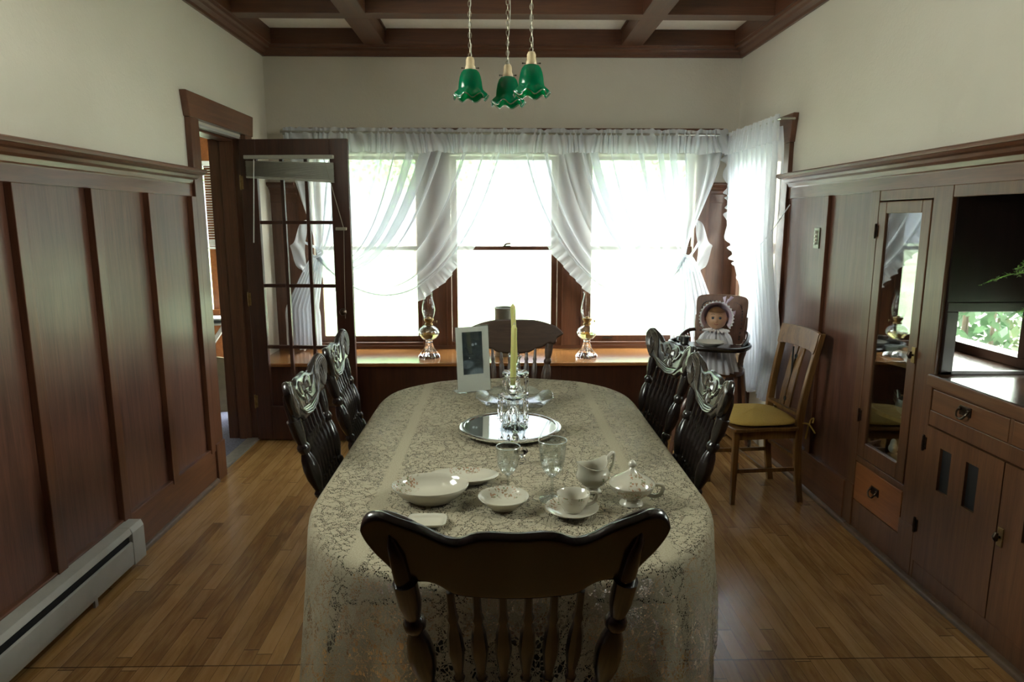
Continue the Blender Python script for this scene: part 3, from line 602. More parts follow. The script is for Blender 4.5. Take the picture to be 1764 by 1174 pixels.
# ---------------------------------------------------------------- things in the china cabinet
def dish(name, prof, mat, c, label, cat, n=32, group=None, **kw):
    o = MB().lathe(prof, n=n, **kw).build(name, mat, None, loc=c, ang=50); tag(o, label, cat, group); return o
bowlp = [(.02, 0), (.028, 0), (.028, .005), (.06, .035), (.068, .062), (.064, .062), (.056, .036), (.02, .012), (.0005, .01)]
dish('bowl', bowlp, 'porc', (1.975, 3.165, .931), 'white bowl on the middle shelf of the china cabinet', 'bowl')
dish('bowl', [(r * .8, z * .9) for r, z in bowlp], 'porc', (1.975, 3.305, .931), 'smaller white bowl beside the larger one on the middle cabinet shelf', 'bowl')
tp = empty('teapot', (1.965, 3.14, .661), 0, 'silver teapot on the lower shelf of the china cabinet', 'teapot')
MB().lathe([(.028, 0), (.033, .004), (.02, .012), (.048, .035), (.058, .065), (.05, .095), (.03, .108), (.0005, .11)], n=28).build('body', 'dull_metal', tp)
MB().lathe([(.03, .108), (.02, .118), (.006, .122), (.008, .132), (.0005, .138)], n=20).build('lid', 'dull_metal', tp)
MB().tube(catmull([(0, .05, .05), (0, .08, .06), (0, .095, .10), (0, .105, .115)], 5), [.013] * 6 + [.010] * 5 + [.007] * 5, 10).build('spout', 'dull_metal', tp)
MB().tube(catmull([(0, -.05, .09), (0, -.085, .095), (0, -.09, .06), (0, -.055, .035)], 5), .005, 8).build('handle', 'dull_metal', tp)
for i in range(3):
    dish('bowl', [(r * 1.15, z * .8) for r, z in bowlp], 'brownpot', (2.075, 3.31, .661 + i * .018), ['lowest of the brown stoneware bowls nested behind the teapot', 'middle one of the brown stoneware bowls nested behind the teapot', 'topmost of the brown stoneware bowls nested behind the teapot'][i], 'bowl', group='nested brown bowls')
dish('glass_dish', [(.035, 0), (.045, .004), (.06, .022), (.066, .03), (.064, .031), (.04, .008), (.0005, .006)], 'thinpress', (1.955, 3.335, .661), 'clear pressed glass dish in front of the brown bowls', 'dish')
bd = empty('bird_figurine', (1.97, 3.24, .401), R(60), 'pale bird figurine on a stone base at the bottom of the china cabinet', 'figurine')
MB().lathe([(.03, 0), (.034, .01), (.03, .035), (.018, .05), (.0005, .055)], n=14, mod=lambda r, z, a, j: (r * (1 + .1 * math.sin(3 * a)), z)).build('base', 'tan', bd)
MB().tube(catmull([(-.055, 0, .09), (-.025, 0, .078), (.01, 0, .078), (.03, 0, .095), (.04, 0, .104), (.056, 0, .10)], 4), [.003, .005, .008, .012, .016, .02, .022, .023, .022, .02, .018, .016, .015, .015, .014, .013, .012, .009, .005, .003, .001], 12).build('body', 'white_slat', bd)

# ---------------------------------------------------------------- fern on the counter
fn = empty('potted_fern', (2.09, 2.31, .956), 0, 'bright green fern arching out of the sideboard recess', 'plant')
MB().lathe([(.07, 0), (.09, .14), (.1, .14), (.1, .17), (.092, .17), (.085, .14), (.0005, .14)], n=28).build('pot', 'terracotta', fn)
def frond(path, n=34, size=.022):
    m = MB(); P = catmull(path, 10); m.tube(P, .0016, 5); L_ = len(P)
    for i in range(3, L_):
        t = i / L_; p = Vector(P[i]); size = .030; d = (Vector(P[min(i + 1, L_ - 1)]) - Vector(P[i - 1])).normalized()
        x = d.cross(Vector((0, 0, 1))).normalized() if abs(d.z) < .95 else Vector((1, 0, 0)); z = x.cross(d)
        for s in (-1, 1):
            sz = size * (1 - .55 * t) * random.uniform(.8, 1.2); dirn = (x * s + d * .6 + z * random.uniform(-.5, .6)).normalized(); sd = dirn.cross(z).normalized()
            for q in range(4):
                b = p + dirn * sz * (.25 + .28 * q); off = sd * sz * .34 * (1 if q % 2 else -1); nn = z * sz * random.uniform(-.25, .25)
                m.add([b, b + off + dirn * sz * .10 + nn, b + off * 1.2 + dirn * sz * .42 + nn, b + dirn * sz * .36], [(0, 1, 2, 3)])
    return m
for path in ([(0, 0, .14), (-.03, .08, .30), (-.05, .2, .44), (-.08, .32, .44), (-.115, .43, .395)], [(0, 0, .14), (.02, .05, .36), (-.02, .14, .50), (-.04, .26, .50), (-.06, .33, .46)], [(0, 0, .14), (.02, .08, .25), (.0, .16, .31), (-.02, .24, .31), (-.03, .30, .27)],
             [(0, 0, .14), (-.06, -.03, .32), (-.12, -.08, .36), (-.2, -.14, .30)], [(0, 0, .14), (0, -.1, .3), (-.04, -.2, .34), (-.06, -.3, .26)], [(0, 0, .14), (-.04, .03, .3), (-.12, .08, .36), (-.2, .12, .32)]):
    frond(path).build('frond', 'leaf', fn)

# ---------------------------------------------------------------- french door
dl = math.atan2(4.845 - 4.90, .745)
dr = struct(empty('door_1', (-1.785, 4.895, 0), dl), 'open glazed door with twelve panes, hinged at the doorway')
W_, T_ = .755, .036
m = MB(); m.box((0, -T_ / 2, .012), (.115, T_ / 2, 2.15)); m.box((W_ - .125, -T_ / 2, .012), (W_, T_ / 2, 2.15)); m.box((.115, -T_ / 2, .012), (W_ - .125, T_ / 2, .262)); m.box((.115, -T_ / 2, 2.03), (W_ - .125, T_ / 2, 2.15))
m.build('frame', 'door', dr, smooth=False, bevel=.004)
gx0, gx1, gz0, gz1 = .115, W_ - .125, .262, 2.03
m = MB()
for i in (1, 2): x = gx0 + (gx1 - gx0) * i / 3; m.box((x - .012, -T_ / 2 + .004, gz0), (x + .012, T_ / 2 - .004, gz1))
for j in (1, 2, 3):
    z = gz0 + (gz1 - gz0) * j / 4
    for i in range(3): a = gx0 + (gx1 - gx0) * i / 3 + (.012 if i else 0); b = gx0 + (gx1 - gx0) * (i + 1) / 3 - (.012 if i < 2 else 0); m.box((a, -T_ / 2 + .004, z - .012), (b, T_ / 2 - .004, z + .012))
m.build('muntins', 'door', dr, smooth=False, bevel=.003)
for j in range(4):
    for i in range(3):
        a = gx0 + (gx1 - gx0) * i / 3; b = gx0 + (gx1 - gx0) * (i + 1) / 3; c = gz0 + (gz1 - gz0) * j / 4; e = gz0 + (gz1 - gz0) * (j + 1) / 4
        bx('pane', (a + .006, -.002, c + .006), (b - .006, .002, e - .006), 'pane', dr, 0)
m = MB(); m.tube([(W_ - .06, -T_ / 2, .97), (W_ - .06, -T_ / 2 - .045, .97)], .009, 10); m.ball((W_ - .06, -T_ / 2 - .055, .97), .025, 16); m.build('door_knob', 'dkmetal', dr)
for z in (.3, 1.05, 1.86): MB().box((-.006, -T_ / 2 - .004, z - .045), (.018, -T_ / 2, z + .045)).tube([(.0, -T_ / 2 - .006, z - .05), (.0, -T_ / 2 - .006, z + .05)], .006, 8).build('hinge', 'brass', dr)
bo = empty('mini_blind', (-1.785, 4.895, 0), dl, 'raised cream slatted blind hanging crooked on the glazed door', 'blind')
Y0 = -T_ / 2 - .005
MB().box((.045, Y0 - .035, 2.015), (.665, Y0, 2.04)).build('headrail', 'blind', bo, smooth=False, bevel=.003)
for i in range(22):
    t_ = i / 21; zl, zr = 2.0 - .095 * t_, 1.985 - .115 * t_; yy = Y0 - .016 + random.uniform(-.003, .003)
    m = MB(); m.add([(.055, yy - .014, zl), (.66, yy - .014, zr), (.66, yy, zr + .004), (.055, yy, zl + .004), (.66, yy + .014, zr), (.055, yy + .014, zl)], [(0, 1, 2, 3), (3, 2, 4, 5)]); m.build('slat', 'blind', bo, solid=.002)
MB().bar((.055, Y0 - .016, 1.895), (.66, Y0 - .016, 1.862), .028, .012).build('bottom_rail', 'blind', bo, smooth=False)
MB().tube([(.12, Y0 - .04, 2.01), (.085, Y0 - .045, 1.45)], .004, 8).build('tilt_wand', 'white_slat', bo)
m = MB(); m.tube([(.60, Y0 - .03, 2.02), (W_ - .035, Y0 - .035, 1.55)], .0022, 6); m.tube(catmull([(W_ - .035, Y0 - .03, 1.55), (W_ - .05, Y0 - .015, 1.2), (W_ - .055, Y0 - .015, .92)], 6), .0018, 6); m.build('pull_cord', 'cord', bo)
MB().tube([(W_ - .095, Y0 - .018, 1.545), (W_ - .02, Y0 - .018, 1.545)], [.012, .012], 10, sq=.7).build('cord_cleat', 'cord', bo)

# ---------------------------------------------------------------- next room beyond the doorway
NX0, NX1, NY0, NY1 = -4.4, XL - .22, 2.6, 6.3
struct(bx('floor_next_room', (NX0, NY0, -.05), (NX1 + .14, NY1, .008), 'carpet', bevel=0), 'blue-grey carpet beyond the doorway').name = 'floor_2'
m = MB(); m.box((NX0 - .1, NY0, 0), (NX0, NY1, 2.7)); m.box((NX0, NY0 - .1, 0), (NX1, NY0, 2.7)); m.box((NX0, NY1, 0), (-3.2, NY1 + .1, 2.7)); m.box((-2.25, NY1, 0), (NX1 + .1, NY1 + .1, 2.7)); m.box((-3.2, NY1, 0), (-2.25, NY1 + .1, .8)); m.box((-3.2, NY1, 2.25), (-2.25, NY1 + .1, 2.7))
struct(m.build('wall_far_room', 'plaster', smooth=False), 'wall of the room beyond the doorway')
struct(bx('ceiling_2', (NX0 - .1, NY0 - .1, 2.7), (NX1, NY1 + .1, 2.78), 'ceil', bevel=0), 'ceiling of the room beyond the doorway')
portal((-2.72, NY1 + .12, 1.5), (R(-90), 0, 0), .9, 1.4)
t = struct(empty('window_7'), 'window with wooden frame in the room beyond the doorway')
m = MB(); m.box((-3.3, NY1 - .03, 2.10), (-2.15, NY1, 2.42)); m.box((-3.3, NY1 - .03, .8), (-3.18, NY1, 2.10)); m.box((-2.62, NY1 - .03, .8), (-2.15, NY1, 2.10)); m.box((-2.74, NY1 - .02, .8), (-2.66, NY1, 2.10)); m.box((-3.35, NY1 - .05, .76), (-2.1, NY1, .80)); m.box((-3.35, NY1 - .02, 0), (-2.02, NY1, .76)); m.box((-2.15, NY1 - .02, .76), (-2.02, NY1, 2.42))
m.build('frame', 'drawer', t, smooth=False, bevel=.003); bx('pane', (-3.18, NY1 + .04, .8), (-2.25, NY1 + .044, 2.25), 'pane', t, 0)
bo = empty('venetian_blind', (0, 0, 0), 0, 'white slatted blind on the window seen through the doorway', 'blind')
bx('headrail', (-3.2, NY1 - .09, 2.075), (-2.3, NY1 - .04, 2.115), 'white_slat', bo)
for i in range(28):
    z = 2.06 - i * .0225; MB().box((-3.19, NY1 - .075, z), (-2.31, NY1 - .052, z + .004), ).build('slat', 'white_slat', bo, smooth=False)
for i in range(8): z = 1.43 - i * .008; MB().box((-3.19, NY1 - .078, z), (-2.31, NY1 - .048, z + .004)).build('stacked_slat', 'white_slat', bo, smooth=False)
bx('bottom_rail', (-3.19, NY1 - .078, 1.35), (-2.31, NY1 - .05, 1.368), 'white_slat', bo)
MB().tube([(-2.74, NY1 - .1, 2.05), (-2.73, NY1 - .1, 1.15)], .006, 6).build('tilt_wand', 'white_slat', bo)
# folding stand with papers and a cloth, wooden box in front
fs = empty('folding_stand', (-2.62, 5.95, 0), R(15), 'grey folding wooden stand under papers beyond the doorway', 'stand')
for s in (-1, 1):
    MB().bar((-.28, s * .16, 0), (.22, s * .16, .72), .035, .022, (0, 1, 0)).build('leg', 'folding', fs, bevel=.003); MB().bar((.28, s * .13, 0), (-.22, s * .13, .72), .035, .022, (0, 1, 0)).build('leg', 'folding', fs, bevel=.003)
bx('top', (-.32, -.2, .72), (.32, .2, .745), 'folding', fs); MB().bar((-.1, -.16, .26), (-.1, .16, .26), .02, .03).build('crossbar', 'folding', fs)
cl = MB().grid(16, 16, lambda u, v: (-2.99 + .4 * u, 5.68 + .45 * v, .775 + .055 * noise.noise((u * 4, v * 4, 1)) + .02)).build('crumpled_cloth', 'bluecloth', solid=.004); tag(cl, 'pale crumpled cloth on the folding stand beyond the doorway', 'cloth')
for i, (dx, dy, rz, mt, lb) in enumerate(((0, 0, .3, 'black', 'dark flat book under the pale paper on the folding stand'), (.02, -.03, .0, 'paper', 'white paper sheet stack on top of the dark book beyond the doorway'))):
    o = bx('book' if i == 0 else 'paper_stack', (-.13, -.09, 0), (.13, .09, .03 - .015 * i), mt, None, .002); o.location = (-2.42 + dx, 5.83 + dy, .748 + .031 * i); o.rotation_euler.z = rz; tag(o, lb, 'book' if i == 0 else 'papers')
bxn = empty('wooden_cradle', (-2.48, 5.62, 0), R(10), 'tan wooden cradle end with a rounded knob beyond the doorway', 'cradle')
m = MB(); out = catmull([(-.3, .06), (.3, .06), (.3, .42), (.18, .47), (.07, .49), (.06, .53), (.065, .585), (0, .615), (-.065, .585), (-.06, .53), (-.07, .49), (-.18, .47), (-.3, .42)], 4, True)
m.prism(out, lambda x, z, s: (x, -.012 + .024 * s, z)); m.build('end_board', 'tan', bxn, smooth=False)
m = MB(); m.box((-.28, .012, .12), (-.26, .1, .36)); m.box((.26, .012, .12), (.28, .1, .36)); m.box((-.26, .012, .12), (.26, .1, .14)); m.build('body', 'tan', bxn, smooth=False)
MB().bar((-.3, 0, .03), (.3, 0, .03), .03, .06).build('rocker', 'tan', bxn, smooth=False)

# ---------------------------------------------------------------- baseboard heater
ht = empty('baseboard_heater', (XL + .032, 0, 0), 0, 'long grey metal baseboard heater on the left wall', 'heater')
ha, hb = .6, 3.06
MB().prism([(0, .05), (.012, .05), (.012, .205), (.055, .205), (.062, .185), (.070, .187), (.062, .215), (0, .215)], lambda d, z, s: (d, ha + (hb - ha) * s, z)).build('top_cover', 'heater', ht, smooth=False, bevel=.001)
MB().prism([(.045, .045), (.068, .04), (.070, .06), (.070, .145), (.060, .150), (.060, .065), (.045, .06)], lambda d, z, s: (d, ha + (hb - .1 - ha) * s, z)).build('front_panel', 'heater', ht, smooth=False, bevel=.001)
bx('fins', (.015, ha, .07), (.055, hb - .1, .17), 'black', ht, 0)
MB().prism([(0, .035), (.073, .035), (.073, .19), (.062, .216), (0, .216)], lambda d, z, s: (d, hb - .1 + .1 * s, z)).build('end_cap', 'heater', ht, smooth=False, bevel=.002)
MB().box((.05, hb - .4, 0), (.06, hb - .38, .045)).box((.0, .7, 0), (.06, .72, .045)).build('foot', 'heater', ht, smooth=False)

# ================================================================ TABLE
TCX, THW, TY0, TY1, TZ = .034, .592, 2.03, 3.07, .757
def tout(a, r=1.0, grow=0.0):
    """table outline: straight sides with superelliptic ends"""
    c, s = math.cos(a), math.sin(a); e = 2 / 2.35
    x = math.copysign(abs(c) ** e, c) * (THW + grow); yy = math.copysign(abs(s) ** e, s)
    y = (TY1 + yy * (.545 + grow)) if s >= 0 else (TY0 + yy * (.545 + grow))
    return TCX + x * r, 2.55 + (y - 2.55) * r
angs = []
n_end = 60
for i in range(n_end + 1): angs.append(math.pi * i / n_end)
A_ = angs + [math.pi + a for a in angs]
def ring_pts(r=1.0, grow=0.0):
    """sampled outline incl. straight sides"""
    P = [tout(a, r, grow) for a in angs]          # far end, right->left
    # left straight side
    pl, pr = P[-1], P[0]
    Q = [tout(math.pi + a + 1e-6, r, grow) for a in angs]
    side = [(pl[0] + (Q[0][0] - pl[0]) * t / 14, pl[1] + (Q[0][1] - pl[1]) * t / 14) for t in range(1, 14)]
    side2 = [(Q[-1][0] + (pr[0] - Q[-1][0]) * t / 14, Q[-1][1] + (pr[1] - Q[-1][1]) * t / 14) for t in range(1, 14)]
    return P + side + Q + side2
tb = empty('dining_table', (0, 0, 0), 0, 'long oval-ended dining table hidden under the lace tablecloth', 'table')
P = ring_pts(1, -.004); m = MB(); n = len(P)
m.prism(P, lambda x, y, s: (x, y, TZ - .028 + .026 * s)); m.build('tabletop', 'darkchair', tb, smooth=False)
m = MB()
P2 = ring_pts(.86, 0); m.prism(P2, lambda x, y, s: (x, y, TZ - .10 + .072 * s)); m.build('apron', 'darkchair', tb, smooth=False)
for sx in (-1, 1):
    for y in (2.05, 3.12):
        MB().turned((TCX + sx * .2, y, 0), (TCX + sx * .2, y, .66), [(0, .03), (.04, .035), (.08, .03), (.15, .045), (.25, .055), (.35, .04), (.42, .05), (.55, .06), (.7, .045), (.75, .055), (.8, .04), (1, .045)], 16).build('leg', 'darkchair', tb)
# lace cloth
def wave(i, n, seed): return .6 * math.sin(2 * math.pi * 9 * i / n + seed) + .4 * math.sin(2 * math.pi * 17 * i / n + 1.3 * seed) + .25 * math.sin(2 * math.pi * 31 * i / n + seed)
def build_cloth():
    m = MB(); uv = []; stripe = []; drop = []
    base = ring_pts(); n = len(base); rings = []
    NR = 40
    base = []
    # refine outline
    b0 = ring_pts()
    for i in range(len(b0)): a, b = b0[i], b0[(i + 1) % len(b0)]; base += [a, ((a[0] + b[0]) / 2, (a[1] + b[1]) / 2)]
    n = len(base)
    norm = []
    for i in range(n):
        a, b = base[i - 1], base[(i + 1) % n]; dx, dy = b[0] - a[0], b[1] - a[1]; l = math.hypot(dx, dy) or 1; norm.append((dy / l, -dx / l))
    c = (TCX, 2.55)
    for j in range(1, NR + 1):
        r = j / NR
        for i in range(n):
            x, y = c[0] + (base[i][0] - c[0]) * r, c[1] + (base[i][1] - c[1]) * r
            z = TZ + .002 + .0022 * noise.noise((x * 5, y * 5, 0)) + .0035 * max(0, noise.noise((x * 1.5, y * 9, 4)) - .15)
            m.v.append((x, y, z)); uv.append((x, y)); 
            e = abs(abs(x - TCX) - .40); e2 = abs(y - 1.86)
            stripe.append(1.0 if e < .022 else 0.0); drop.append(0)
    def hem(x, y):
        ax = abs(x - TCX); 
        h = .478
        if y < 1.9:
            corner = max(0, min(1, (ax - .32) / .12)) * max(0, min(1, (1.95 - y) / .15)); h -= .24 * corner
        if y > 3.3: h = .50
        return h
    KS = 22
    for j in range(1, KS + 1):
        t = j / KS
        for i in range(n):
            x, y = base[i]; nx, ny = norm[i]; H = TZ - hem(x, y)
            d = H * t
            bulge = .012 * (1 - math.exp(-d / .012)); fold = wave(i, n, .7) * .020 * t ** 1.2
            corner = max(0, min(1, (abs(x - TCX) - .32) / .12)) * max(0, min(1, (1.95 - y) / .15))
            flare = .012 * t + .03 * corner * t
            g = bulge + fold * (.5 + corner) + flare
            zz = TZ + .002 - max(0, d - .004) + (.006 * wave(i, n, 2.1) * t if j == KS else 0)
            m.v.append((x + nx * g, y + ny * g, zz)); uv.append((x + nx * d, y + ny * d)); stripe.append(0); drop.append(min(1, max(0, (t - .25) / .3)) * .9 if True else 0)
    m.v.append((c[0], c[1], TZ + .002)); uv.append(c); stripe.append(0); drop.append(0)
    cen = len(m.v) - 1
    m.f += [(cen, i, (i + 1) % n) for i in range(n)]
    for j in range(NR + KS - 1):
        m.f += [(j * n + i, (j + 1) * n + i, (j + 1) * n + (i + 1) % n, j * n + (i + 1) % n) for i in range(n)]
    m.a = {'stripe': stripe, 'drop': drop}
    o = m.build('lace_tablecloth', 'lace', ang=80); me = o.data
    l = me.uv_layers.new(name='lace')
    for lp in me.loops: l.data[lp.index].uv = uv[lp.vertex_index]
    return tag(o, 'ecru floral lace tablecloth draped over the long dining table', 'tablecloth')
build_cloth()
CT = TZ + .0055                                  # top of the cloth

# ================================================================ PRESSED-BACK CHAIRS
half = [(0, -.037), (-.02, -.036), (-.045, -.034), (-.075, -.038), (-.10, -.0505), (-.13, -.045), (-.165, -.024), (-.207, -.0085), (-.233, 0), (-.258, -.006), (-.272, -.03), (-.269, -.058), (-.25, -.092), (-.226, -.122), (-.208, -.147), (-.182, -.155), (-.154, -.155), (-.132, -.166), (-.105, -.186), (-.05, -.193), (0, -.195)]
half_dome = [(0, 0), (-.06, 0), (-.12, -.003), (-.18, -.018), (-.235, -.042), (-.268, -.075), (-.27, -.092), (-.25, -.105), (-.235, -.12), (-.232, -.14), (-.22, -.155), (-.205, -.15), (-.19, -.152), (-.17, -.165), (-.15, -.178), (-.12, -.186), (-.09, -.205), (-.05, -.214), (0, -.215)]
def outline(h):
    pts = catmull(h, 3); left = [p for p in pts]; right = [(-x, y) for x, y in reversed(pts[1:-1])]
    return left + right
HB = 1.062; SZ = .45; YS, YT = -.19, -.355; BL = math.hypot(HB - SZ, YT - YS)
WXC = 1.085
def bp_(x, t, dy=0.0):      # point on the back plane, t measured down from the top
    f = 1 + t / BL; curve = .55 * x * x * max(0, min(1, 1 + t / .5))
    ny, nz = (HB - SZ) / BL, -(YT - YS) / BL          # forward normal
    return (x * WXC, YS + (YT - YS) * f + curve + ny * dy, SZ + (HB - SZ) * f + nz * dy)
leg_prof = [(0, .013), (.05, .016), (.12, .014), (.16, .02), (.19, .014), (.35, .024), (.45, .026), (.52, .018), (.55, .024), (.58, .018), (.7, .026), (.85, .024), (.9, .02), (1, .022)]
post_prof = [(0, .017), (.04, .017), (.07, .021), (.10, .014), (.13, .022), (.15, .015), (.19, .017), (.26, .026), (.32, .021), (.35, .014), (.38, .021), (.40, .021), (.42, .014), (.45, .018), (.52, .027), (.60, .029), (.68, .024), (.73, .016), (.76, .023), (.785, .023), (.81, .016), (.88, .023), (1, .025)]
spin_prof = [(0, .008), (.05, .011), (.08, .008), (.11, .012), (.14, .008), (.17, .012), (.20, .008), (.26, .012), (.33, .016), (.40, .013), (.44, .008), (.48, .013), (.50, .008), (.55, .012), (.66, .018), (.76, .015), (.82, .009), (.85, .013), (.88, .009), (1, .008)]
def make_chair(kind, mat, label, group):
    t = empty('dining_chair', (0, 0, 0), 0, label, 'chair', group)
    # seat: rounded, wider in front
    so = catmull([(-.17, -.205), (.17, -.205), (.20, -.15), (.225, .12), (.19, .205), (0, .215), (-.19, .205), (-.225, .12), (-.20, -.15)], 5, True)
    MB().prism(so, lambda x, y, s: (x, y, SZ - .03 + .03 * s)).build('seat', mat, t, bevel=.006, ang=50)
    o = outline(half_dome if kind == 'dome' else half)
    m = MB(); th = .013
    # crest body as strips so it can curve
    n = len(o)
    vs = [bp_(x, y, -th) for x, y in o] + [bp_(x, y, th) for x, y in o]
    hp = catmull(half_dome if kind == 'dome' else half, 4); iw = min(range(len(hp)), key=lambda i: hp[i][0])
    topc = sorted(hp[:iw + 1]); botc = sorted(hp[iw:]); NX, NZ = 96, 12
    def at(C, x):
        for i in range(len(C) - 1):
            if C[i][0] <= x <= C[i + 1][0]: f_ = (x - C[i][0]) / max(1e-7, C[i + 1][0] - C[i][0]); return C[i][1] + (C[i + 1][1] - C[i][1]) * f_
        return C[0][1] if x < C[0][0] else C[-1][1]
    xw = hp[iw][0]
    def cg(u, v):
        c_ = 2 * u - 1; x = xw * math.sin(abs(c_) * math.pi / 2); zt, zb = at(topc, x), at(botc, x)
        # v runs around the section: front face bottom->top, then back face top->bottom
        w_ = 2 * v if v <= .5 else 2 - 2 * v; side = 1 if v <= .5 else -1
        e_ = min(w_, 1 - w_) * max(.02, zt - zb); rr = .012; q = math.sqrt(max(0, 1 - (1 - min(1, e_ / rr)) ** 2))
        q2 = math.sqrt(max(0, 1 - (1 - min(1, (1 - abs(c_)) / .06)) ** 2))
        return bp_(math.copysign(abs(x), c_), zb + (zt - zb) * (w_), side * th * q * max(.05, q2))
    m.grid(NX + 1, 2 * NZ * 2 + 1, cg); cr = m.build('crest_rail', mat, t, ang=50)
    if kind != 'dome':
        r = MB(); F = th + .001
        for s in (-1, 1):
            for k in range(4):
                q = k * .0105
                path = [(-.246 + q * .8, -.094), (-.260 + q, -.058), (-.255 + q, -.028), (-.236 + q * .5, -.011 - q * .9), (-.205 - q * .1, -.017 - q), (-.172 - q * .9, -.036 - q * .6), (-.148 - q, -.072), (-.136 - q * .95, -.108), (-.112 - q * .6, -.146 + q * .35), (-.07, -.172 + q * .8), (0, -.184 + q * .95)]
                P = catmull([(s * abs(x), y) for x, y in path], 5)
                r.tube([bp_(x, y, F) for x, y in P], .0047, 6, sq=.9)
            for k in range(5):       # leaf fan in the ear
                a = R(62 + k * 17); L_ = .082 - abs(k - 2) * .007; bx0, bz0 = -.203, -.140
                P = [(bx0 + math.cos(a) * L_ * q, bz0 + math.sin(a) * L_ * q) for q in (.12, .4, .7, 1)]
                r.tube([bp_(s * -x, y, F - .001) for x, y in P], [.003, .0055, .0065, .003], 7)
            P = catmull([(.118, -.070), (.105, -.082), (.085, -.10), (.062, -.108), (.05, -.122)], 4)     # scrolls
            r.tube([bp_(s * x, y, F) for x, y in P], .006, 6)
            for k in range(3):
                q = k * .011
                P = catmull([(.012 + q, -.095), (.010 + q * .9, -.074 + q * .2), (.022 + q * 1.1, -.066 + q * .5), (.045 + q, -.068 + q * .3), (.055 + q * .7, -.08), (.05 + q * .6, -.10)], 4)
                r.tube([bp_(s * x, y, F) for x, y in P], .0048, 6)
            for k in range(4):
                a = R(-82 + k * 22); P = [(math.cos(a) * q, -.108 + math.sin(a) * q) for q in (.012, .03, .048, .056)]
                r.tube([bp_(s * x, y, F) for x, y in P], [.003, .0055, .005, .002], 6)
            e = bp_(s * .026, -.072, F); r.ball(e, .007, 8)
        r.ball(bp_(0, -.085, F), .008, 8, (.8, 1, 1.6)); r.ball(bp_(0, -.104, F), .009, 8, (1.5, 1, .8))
        r.build('carving', 'sheencarving', t)
    xb, xt = .148, .197
    for s in (-1, 1):
        zt = -.15
        MB().turned(bp_(s * xb, -BL, -.004), bp_(s * xt, zt, -.012), post_prof, 12).build('back_post', mat, t)
        # upper flattened part behind the crest
        m = MB(); P = [bp_(s * xt, -.17, -.012), bp_(s * (xt + .003), -.14, -.012), bp_(s * (xt + .010), -.09, -.014), bp_(s * (xt + .018), -.06, -.013), bp_(s * (xt + .022), -.04, -.009)]
        if kind != 'dome': m.tube(P, [.019, .020, .018, .012, .004], 12, sq=.8); m.build('post_top', mat, t)
    for i in range(6):
        x = (i - 2.5) * .0475
        MB().turned(bp_(x * .82, -BL, -.002), bp_(x, -.182, 0), spin_prof, 8).build('spindle', mat, t)
    for sx in (-1, 1):
        MB().turned((sx * .185, .185, 0), (sx * .17, .17, SZ - .03), leg_prof, 12).build('leg', mat, t)
        MB().turned((sx * .185, -.235, 0), (sx * .150, -.17, SZ - .03), leg_prof, 12).build('leg', mat, t)
    for z in (.16, .24):
        MB().turned((-.178, .182, z), (.178, .182, z), [(0, .008), (.2, .011), (.45, .014), (.5, .017), (.55, .014), (.8, .011), (1, .008)], 8).build('stretcher', mat, t)
    for sx in (-1, 1): MB().turned((sx * .18, .18, .19), (sx * .172, -.21, .19), [(0, .008), (.5, .013), (1, .008)], 8).build('stretcher', mat, t)
    return t
g = 'dark carved chairs around the dining table'
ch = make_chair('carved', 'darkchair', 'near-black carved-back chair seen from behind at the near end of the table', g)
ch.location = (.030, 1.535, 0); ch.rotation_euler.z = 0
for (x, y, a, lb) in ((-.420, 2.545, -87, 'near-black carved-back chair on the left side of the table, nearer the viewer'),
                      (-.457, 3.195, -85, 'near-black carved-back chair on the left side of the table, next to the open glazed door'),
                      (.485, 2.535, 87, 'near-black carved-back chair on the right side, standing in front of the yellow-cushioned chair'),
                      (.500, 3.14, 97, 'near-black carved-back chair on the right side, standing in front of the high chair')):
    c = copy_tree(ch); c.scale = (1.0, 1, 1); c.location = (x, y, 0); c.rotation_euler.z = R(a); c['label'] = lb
fc = make_chair('dome', 'brownchair', 'brown chair with a plain domed crest at the far end of the table', 'far-end chair'); del fc['group']
fc.location = (.085, 3.72, 0); fc.rotation_euler.z = R(180); fc.scale = (1, 1, .955)

# ================================================================ OAK CHAIR WITH YELLOW CUSHION
yc = empty('side_chair', (1.49, 3.86, 0), R(95), 'golden oak side chair with a mustard yellow seat cushion by the right wall', 'chair')
so = catmull([(-.18, -.20), (.18, -.20), (.205, 0), (.215, .17), (.18, .205), (0, .21), (-.18, .205), (-.215, .17), (-.205, 0)], 4, True)
MB().prism(so, lambda x, y, s: (x, y, .435 + .022 * s)).build('seat', 'oak', yc, bevel=.005, ang=50)
cu = MB(); 
def cush(u, v):
    a = 2 * math.pi * u; e = 2 / 3.6; c_, s_ = math.cos(a), math.sin(a); r = math.sin(min(1, v * 1.0) * math.pi)
    th = math.pi * v; rr = (math.sin(th)) ** .45; z = -math.cos(th)
    return (math.copysign(abs(c_) ** e, c_) * .212 * rr, math.copysign(abs(s_) ** e, s_) * .207 * rr + .005, .478 + z * .020 + (.012 * (1 - rr) if z > 0 else 0) + .003 * noise.noise((c_ * 3, s_ * 3, z)))
co = MB().grid(48, 17, cush, True).build('seat_cushion', 'cushion', yc, ang=80); 
MB().tube([(.21 * math.copysign(abs(math.cos(a)) ** .555, math.cos(a)), .005 + .205 * math.copysign(abs(math.sin(a)) ** .555, math.sin(a)), .476) for a in [2 * math.pi * i / 64 for i in range(65)]], .004, 6).build('piping', 'cushion', co)
